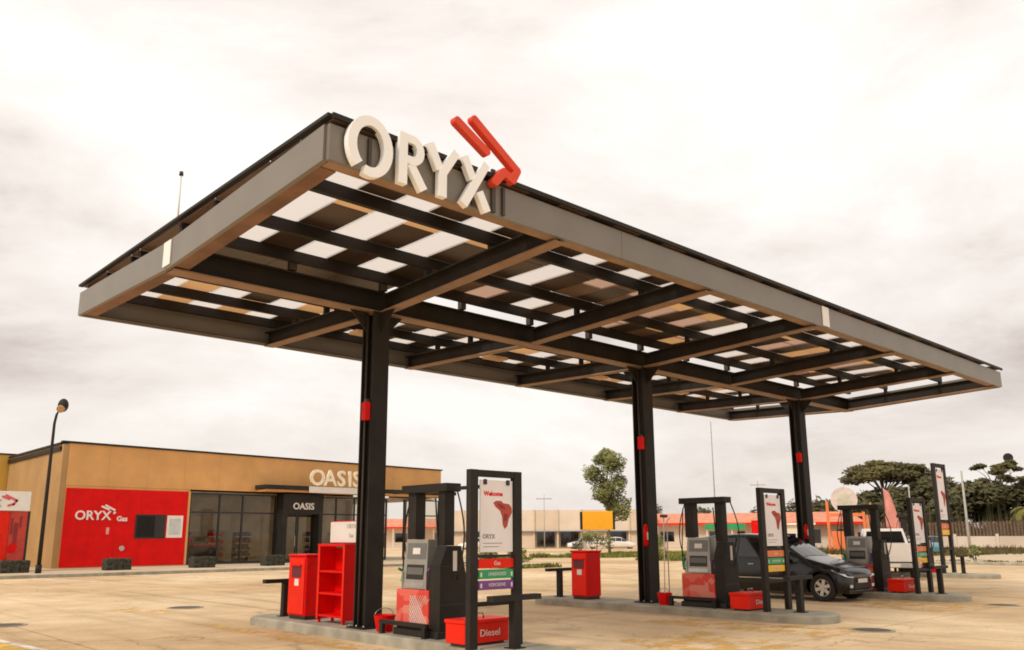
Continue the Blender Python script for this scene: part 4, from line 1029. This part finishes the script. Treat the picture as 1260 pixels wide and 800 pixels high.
# round logo sign on orange legs
t = frontal('round_sign', 'pale round sign disc on an orange frame behind the third pump', 'sign', 71, 24.4)
MB().cyl((0, -.1, 4.7), (0, .1, 4.7), 1.15, n=32).build('disc', mat('pale_pink', (.66, .54, .49), .7), t)
MB().cyl((0, -.13, 4.7), (0, -.101, 4.7), .62, n=24).build('emblem_disc', mat('beige_print', (.55, .52, .40), .6), t)
for xx in (-1.5, 1.55): B('leg', orange, t, xx - .12, xx + .12, -.1, .1, 0, 4.6 if xx < 0 else 3.6)
B('cross_bar', orange, t, -1.37, 1.42, -.08, .08, 3.2, 3.5); B('cladding', mat('orange_cladding', (.60, .25, .12), .7), t, 1.7, 2.7, 0, .3, 0, 3.3); B('cladding', orange, t, -1.3, -.2, .0, .3, 0, 1.9)
# coral flag
t = frontal('banner_flag', 'coral cloth banner hanging from a pole above the white pickup', 'flag', 33.40, 4.58)
MB().cyl((0, 0, 0), (0, 0, 3.7), .03, n=8).build('pole', steel, t)
mb = MB(); n = 10; vv = []
for i in range(n + 1):
    z = 3.6 - 1.75 * i / n; wd = .22 + .42 * (i / n) ** .8
    vv.append([mb.b.verts.new((.03 + wd * q / 4, .06 * math.sin(q * 1.6 + i * .5), z - .05 * q)) for q in range(5)])
for a, b_ in zip(vv, vv[1:]):
    for q in range(4): mb.b.faces.new((a[q], a[q + 1], b_[q + 1], b_[q])).smooth = True
fl = mb.build('cloth', clothcoral, t); fl.modifiers.new('s', 'SOLIDIFY').thickness = .01

# posts, poles and masts
def pole(x, y, h, lab, rad=.07, m_=steel, head=None, name='utility_pole', cat='pole'):
    t = thing(name, lab, cat, (x, y, 0), vaz(x, y) - math.pi / 2); MB().cyl((0, 0, 0), (0, 0, h), rad, rad * .6, 8).build('shaft', m_, t)
    if head == 'cross': B('cross_arm', m_, t, -1.0, 1.0, -.05, .05, h - .6, h - .48)
    if head == 'arm': MB().tube([(0, 0, h), (.3, 0, h + .25), (1.3, 0, h + .35)], .05, 6).build('arm', m_, t)
    if head == 'flood':
        B('lamp_frame', steel, t, -.4, .4, -.1, .1, h, h + .25)
        MB().cyl((0, -.3, h + .75), (0, .2, h + .75), .62, n=12).build('lamp_head', steel, t)
    return t
pale = mat('pale_pole', (.40, .37, .34), .7)
pole(64.7, 34, 12.3, 'tall thin mast rising behind the middle pump', .07, mat('mast_pole', (.33, .31, .29), .7), 'none', 'mast', 'mast')
pole(96, 48, 8.6, 'distant pole with a cross arm left of the second totem', .08, pale, 'cross')
pole(118, 92, 9.5, 'distant thin pole with a cross arm right of the lone tree', .07, pale, 'cross')
pole(60, 60, 5.6, 'short pale post left of the amber sign', .06, pale, 'arm')
pole(70, 62, 6.6, 'second pale post beside the amber sign', .06, pale, 'cross')
pole(51.7, 7.5, 5.4, 'pale leaning lamp pole before the fence and dark trees', .09, pale, 'none')
pole(57, 12.9, 5.0, 'pale pole just left of the tallest totem', .07, pale, 'none')
pole(123.6, 26.0, 11.0, 'flood light mast above the trees at the right edge', .16, pale, 'flood', 'flood_light_mast', 'light mast')
pole(71, 22.0, 4.4, 'orange post right of the round sign', .08, orange, 'none')

# ---- fence with masonry base on the right
A0 = Vector((93, 36, 0)); A1 = Vector((112, -14, 0)); dv = (A1 - A0); Lf = dv.length; ang = math.atan2(dv.y, dv.x)
t = thing('boundary_fence', 'rusty brown picket fence on a pale wall before the dark trees', 'fence', A0, ang)
nb = 13
for i in range(nb):
    a = i * Lf / nb; B('wall_panel', cream if i % 3 else cream2, t, a + .02, a + Lf / nb - .32, -.15, .15, 0, 1.35 + .0); B('pier', cream2, t, a + Lf / nb - .30, a + Lf / nb - .0, -.22, .22, 0, 1.6)
    B('rail', fencem, t, a + .02, a + Lf / nb - .32, -.03, .03, 2.6, 2.68)
n = 160
for i in range(n):
    a = .1 + i * (Lf - .2) / n; MB().box(a - .10, a + .10, -.02, .02, 1.352, 2.95 + .05 * math.sin(i)).build('picket', fencem, t)

# ================================================================ VEGETATION
def leaf_cloud(mb, blobs, n, size, rnd):
    """leaf-sized faces spread through irregular clumps"""
    tot = sum(b[3] for b in blobs)
    for (cx, cy, cz, rr_, fl) in blobs:
        for _ in range(int(n * rr_ / tot)):
            while True:
                v = Vector((rnd.uniform(-1, 1), rnd.uniform(-1, 1), rnd.uniform(-1, 1)))
                if .25 < v.length < 1: break
            v = v * (rr_ * (1 + .35 * noise.noise(v * 2 + Vector((cx, cy, cz)))))
            p = Vector((cx + v.x, cy + v.y, cz + v.z * fl)); a = Vector((rnd.uniform(-1, 1), rnd.uniform(-1, 1), rnd.uniform(-.6, .6))).normalized() * size * rnd.uniform(.6, 1.4)
            b = a.orthogonal().normalized() * a.length * rnd.uniform(.3, .6)
            mb.b.faces.new([mb.b.verts.new(q) for q in (p - a, p - b, p + a, p + b)])
def tree(name, lab, x, y, h, cz0, rad, m_, kind='round', seed=1, n=3500, size=.16, group=None, trunk=.16):
    rnd = random.Random(seed); t = thing(name, lab, 'tree', (x, y, 0), 0, group); blobs = []; limbs = MB()
    lean = rnd.uniform(-.3, .3); tp = Vector((lean, rnd.uniform(-.3, .3), cz0 + (h - cz0) * .35))
    limbs.tube([(0, 0, 0), (lean * .3, 0, cz0 * .5), tuple(tp)], [trunk, trunk * .75, trunk * .45], 8)
    K = 16 if kind == 'round' else 18
    for i in range(K):
        a = rnd.uniform(0, 6.28)
        if kind == 'round':
            z = cz0 + (h - cz0) * (i + .5) / K; f = math.sin(math.pi * min(1, .12 + .83 * (i + .5) / K)) ** .6; q = rad * f * rnd.uniform(.3, .85); br = rad * rnd.uniform(.28, .5)
            blobs.append((lean + q * math.cos(a), q * math.sin(a), min(z, h - br * .7), br, .85))
        else:
            q = rad * math.sqrt(rnd.uniform(.02, .95)); z = h - rad * .10 - (q / rad) ** 2 * (h - cz0) * .62 - rnd.uniform(0, .1) * (h - cz0); br = rad * rnd.uniform(.16, .28)
            blobs.append((lean + q * math.cos(a), q * math.sin(a), z, br, .38))
        bx = blobs[-1]; limbs.tube([tuple(tp * .8), ((tp.x + bx[0]) / 2, (tp.y + bx[1]) / 2, (tp.z * .9 + bx[2]) / 2 + .1), (bx[0], bx[1], bx[2])], [trunk * .35, trunk * .22, trunk * .06], 5)
    limbs.build('trunk', bark, t)
    mb = MB(); leaf_cloud(mb, blobs, n, size, rnd); mb.build('crown', m_, t); return t
tree('lone_tree', 'lone olive green tree above the amber sign', 59.1, 42.4, 9.9, 3.6, 2.35, leafA, 'round', 5, 10500, .135, trunk=.14)
tree('acacia_tree', 'broad flat topped acacia above the coral banner', 117, 40.5, 12.4, 7.2, 8.2, leafC, 'flat', 11, 9000, .30, trunk=.35)
tree('palm_like_tree', 'tall layered tree above the fence, right of the tallest totem', 118, 26.0, 12.0, 7.0, 3.6, leafC, 'flat', 21, 3000, .26, trunk=.2)
specs = [(112, 38, 7.6), (116, 32, 9.0), (119, 27, 8.2), (120, 21.5, 9.2), (122, 16, 8.6), (121, 10, 9.2), (122, 4, 8.8), (124, -4, 9.3), (125, -12, 8.8), (108, 44, 6.0)]
wh = ['directly under the acacia crown', 'behind the tallest totem', 'left of the pale lamp pole', 'right of the pale lamp pole', 'below the layered tree', 'below the flood light mast', 'at the right edge of the photo', 'first beyond the right edge', 'second beyond the right edge', 'left of the acacia']
for i, (x, y, h) in enumerate(specs):
    tree('bushy_tree', 'dark bushy tree of the belt behind the fence, ' + wh[i], x, y, h, .6, 4.9, leafB, 'round', 30 + i, 8000, .42, 'dark trees behind the fence', .2)
for (x, y, h, lab) in ((150, 118, 7, 'far small tree above the coral roofs left of the middle pump'), (140, 100, 8, 'far tree seen through the middle pump frame'), (150, 94, 7.4, 'far tree above the coral roof left of the second totem'), (130, 66, 7.6, 'far tree left of the third column'), (122, 55, 7.0, 'far dark tree just right of the third column'), (96, 96, 6.6, 'far tree behind the long pale wall')):
    tree('far_tree', lab, x, y, h, 3.0, 3.2, leafB, 'round', int(x), 1500, .3, None, .18)
# palms at the right edge
def palm(x, y, h, lab, seed):
    rnd = random.Random(seed); t = thing('palm', lab, 'palm tree', (x, y, .14), 0, 'palms at the right edge'); MB().cyl((0, 0, 0), (0, 0, h), .16, .11, 8).build('trunk', bark, t)
    mb = MB()
    for k in range(18):
        a = rnd.uniform(0, 6.28); e0 = rnd.uniform(.1, 1.2); pts = []
        for q in range(7):
            s = q / 6; pts.append(Vector((math.cos(a) * s * 1.5, math.sin(a) * s * 1.5, h + math.sin(e0) * s * 1.2 - s * s * 1.3)))
        sd = Vector((-math.sin(a), math.cos(a), 0))
        for q in range(6):
            for s in (-1, 1):
                for jj in range(2):
                    p = pts[q].lerp(pts[q + 1], jj / 2); mb.b.faces.new([mb.b.verts.new(v) for v in (p, p + (pts[q + 1] - pts[q]) * .35, p + sd * s * .42 * (1 - q / 9) + (pts[q + 1] - pts[q]) * .5 + Vector((0, 0, -.12)))])
    mb.build('fronds', leafY, t)
palm(70, 9.2, 3.3, 'yellow green palm before the fence near the right edge', 2); palm(72, 7.0, 3.4, 'yellow green palm at the very right edge of the photo', 3); palm(75, 3.0, 3.2, 'palm beyond the right edge', 4)
# bushes
def bush(x, y, rad, h, m_, lab, seed, n=700, size=.09):
    rnd = random.Random(seed); t = thing('bush', lab, 'bush', (x, y, 0), 0); mb = MB(); bl = [(rnd.uniform(-1, 1) * rad * .6, rnd.uniform(-1, 1) * rad * .6, h * rnd.uniform(.35, .8), rad * rnd.uniform(.3, .5), .8) for _ in range(6)]
    leaf_cloud(mb, bl, n, size, rnd); mb.build('foliage', m_, t); st_ = MB()
    for k in range(4): st_.tube([(rnd.uniform(-.1, .1), rnd.uniform(-.1, .1), 0), (bl[k][0], bl[k][1], bl[k][2])], [.03, .012], 5)
    st_.build('stems', bark, t)
bush(45.6, 32.2, 1.3, 2.1, leafA, 'loose olive bush below the amber sign', 1, 900); bush(52, 31.5, 1.4, 1.9, leafA, 'bush between the amber sign and the middle column', 2, 900); bush(35, 30, .8, .9, leafY, 'low yellow green bush right of the nearest totem', 3)
bush(40.5, 22.5, .9, 1.0, leafY, 'low bush right of the middle column', 4); bush(48.5, 6.2, .45, 1.1, leafA, 'small shrub on the right hand strip', 5, 400); bush(30.5, 27.5, .8, .8, leafA, 'low bush at the right corner of the shop', 6); bush(60, 47, 1.3, 1.4, leafB, 'dark bush before the long pale wall', 7)
# grass strips: uncountable
def grass(pts, n, h, m_, nm='grass', lab='low yellow green grass strip beyond the forecourt'):
    rnd = random.Random(n); mb = MB(); a, b, c, d_ = [Vector(p) for p in pts]
    for _ in range(n):
        s, q = rnd.random(), rnd.random(); p = a.lerp(b, s).lerp(d_.lerp(c, s), q); an = rnd.uniform(0, 6.28); w_ = rnd.uniform(.05, .12); hh = h * rnd.uniform(.4, 1.2) * (.6 + .8 * max(0, noise.noise(Vector((p.x * .6, p.y * .6, 0))) + .3))
        v = [(p.x - math.cos(an) * w_, p.y - math.sin(an) * w_, .0), (p.x + math.cos(an) * w_, p.y + math.sin(an) * w_, .0), (p.x + rnd.uniform(-.15, .15), p.y + rnd.uniform(-.15, .15), hh)]
        mb.b.faces.new([mb.b.verts.new(k) for k in v])
    o = mb.build(nm, m_, kind='stuff'); tag(o, lab, 'grass'); return o
grass(((27, 25), (36, 33), (38, 31.5), (29, 23.5)), 5000, .22, grassm, lab='grass verge between the nearest totem and the amber sign')
grass(((40, 34), (56, 34), (60, 30), (44, 29)), 7000, .35, grassm, lab='grass verge around the foot of the amber sign')
grass(((24, 21), (27, 21), (28, 19), (25, 19)), 1500, .22, grassm, lab='small yellow grass patch right of the nearest totem')
grass(((40, 24), (52, 22), (52, 19), (40, 21)), 5000, .28, grassm, lab='grass verge behind the middle pump')
grass(((44.6, -20), (44.6, 9), (46.4, 9), (46.4, -20)), 5000, .22, leafC, lab='dry ground cover along the far kerb')
grass(((66, -20), (60, 34), (86, 36), (92, -20)), 14000, .5, leafC, lab='dry scrub before the boundary fence')
grass(((106, 46), (113, 46), (130, -30), (123, -30)), 9000, 4.2, leafB, 'undergrowth', 'dense dark undergrowth behind the boundary fence')
grass(((150, -60), (70, 160), (90, 180), (190, -60)), 9000, 3.2, leafB, 'distant_scrub', 'distant scrub on the horizon')
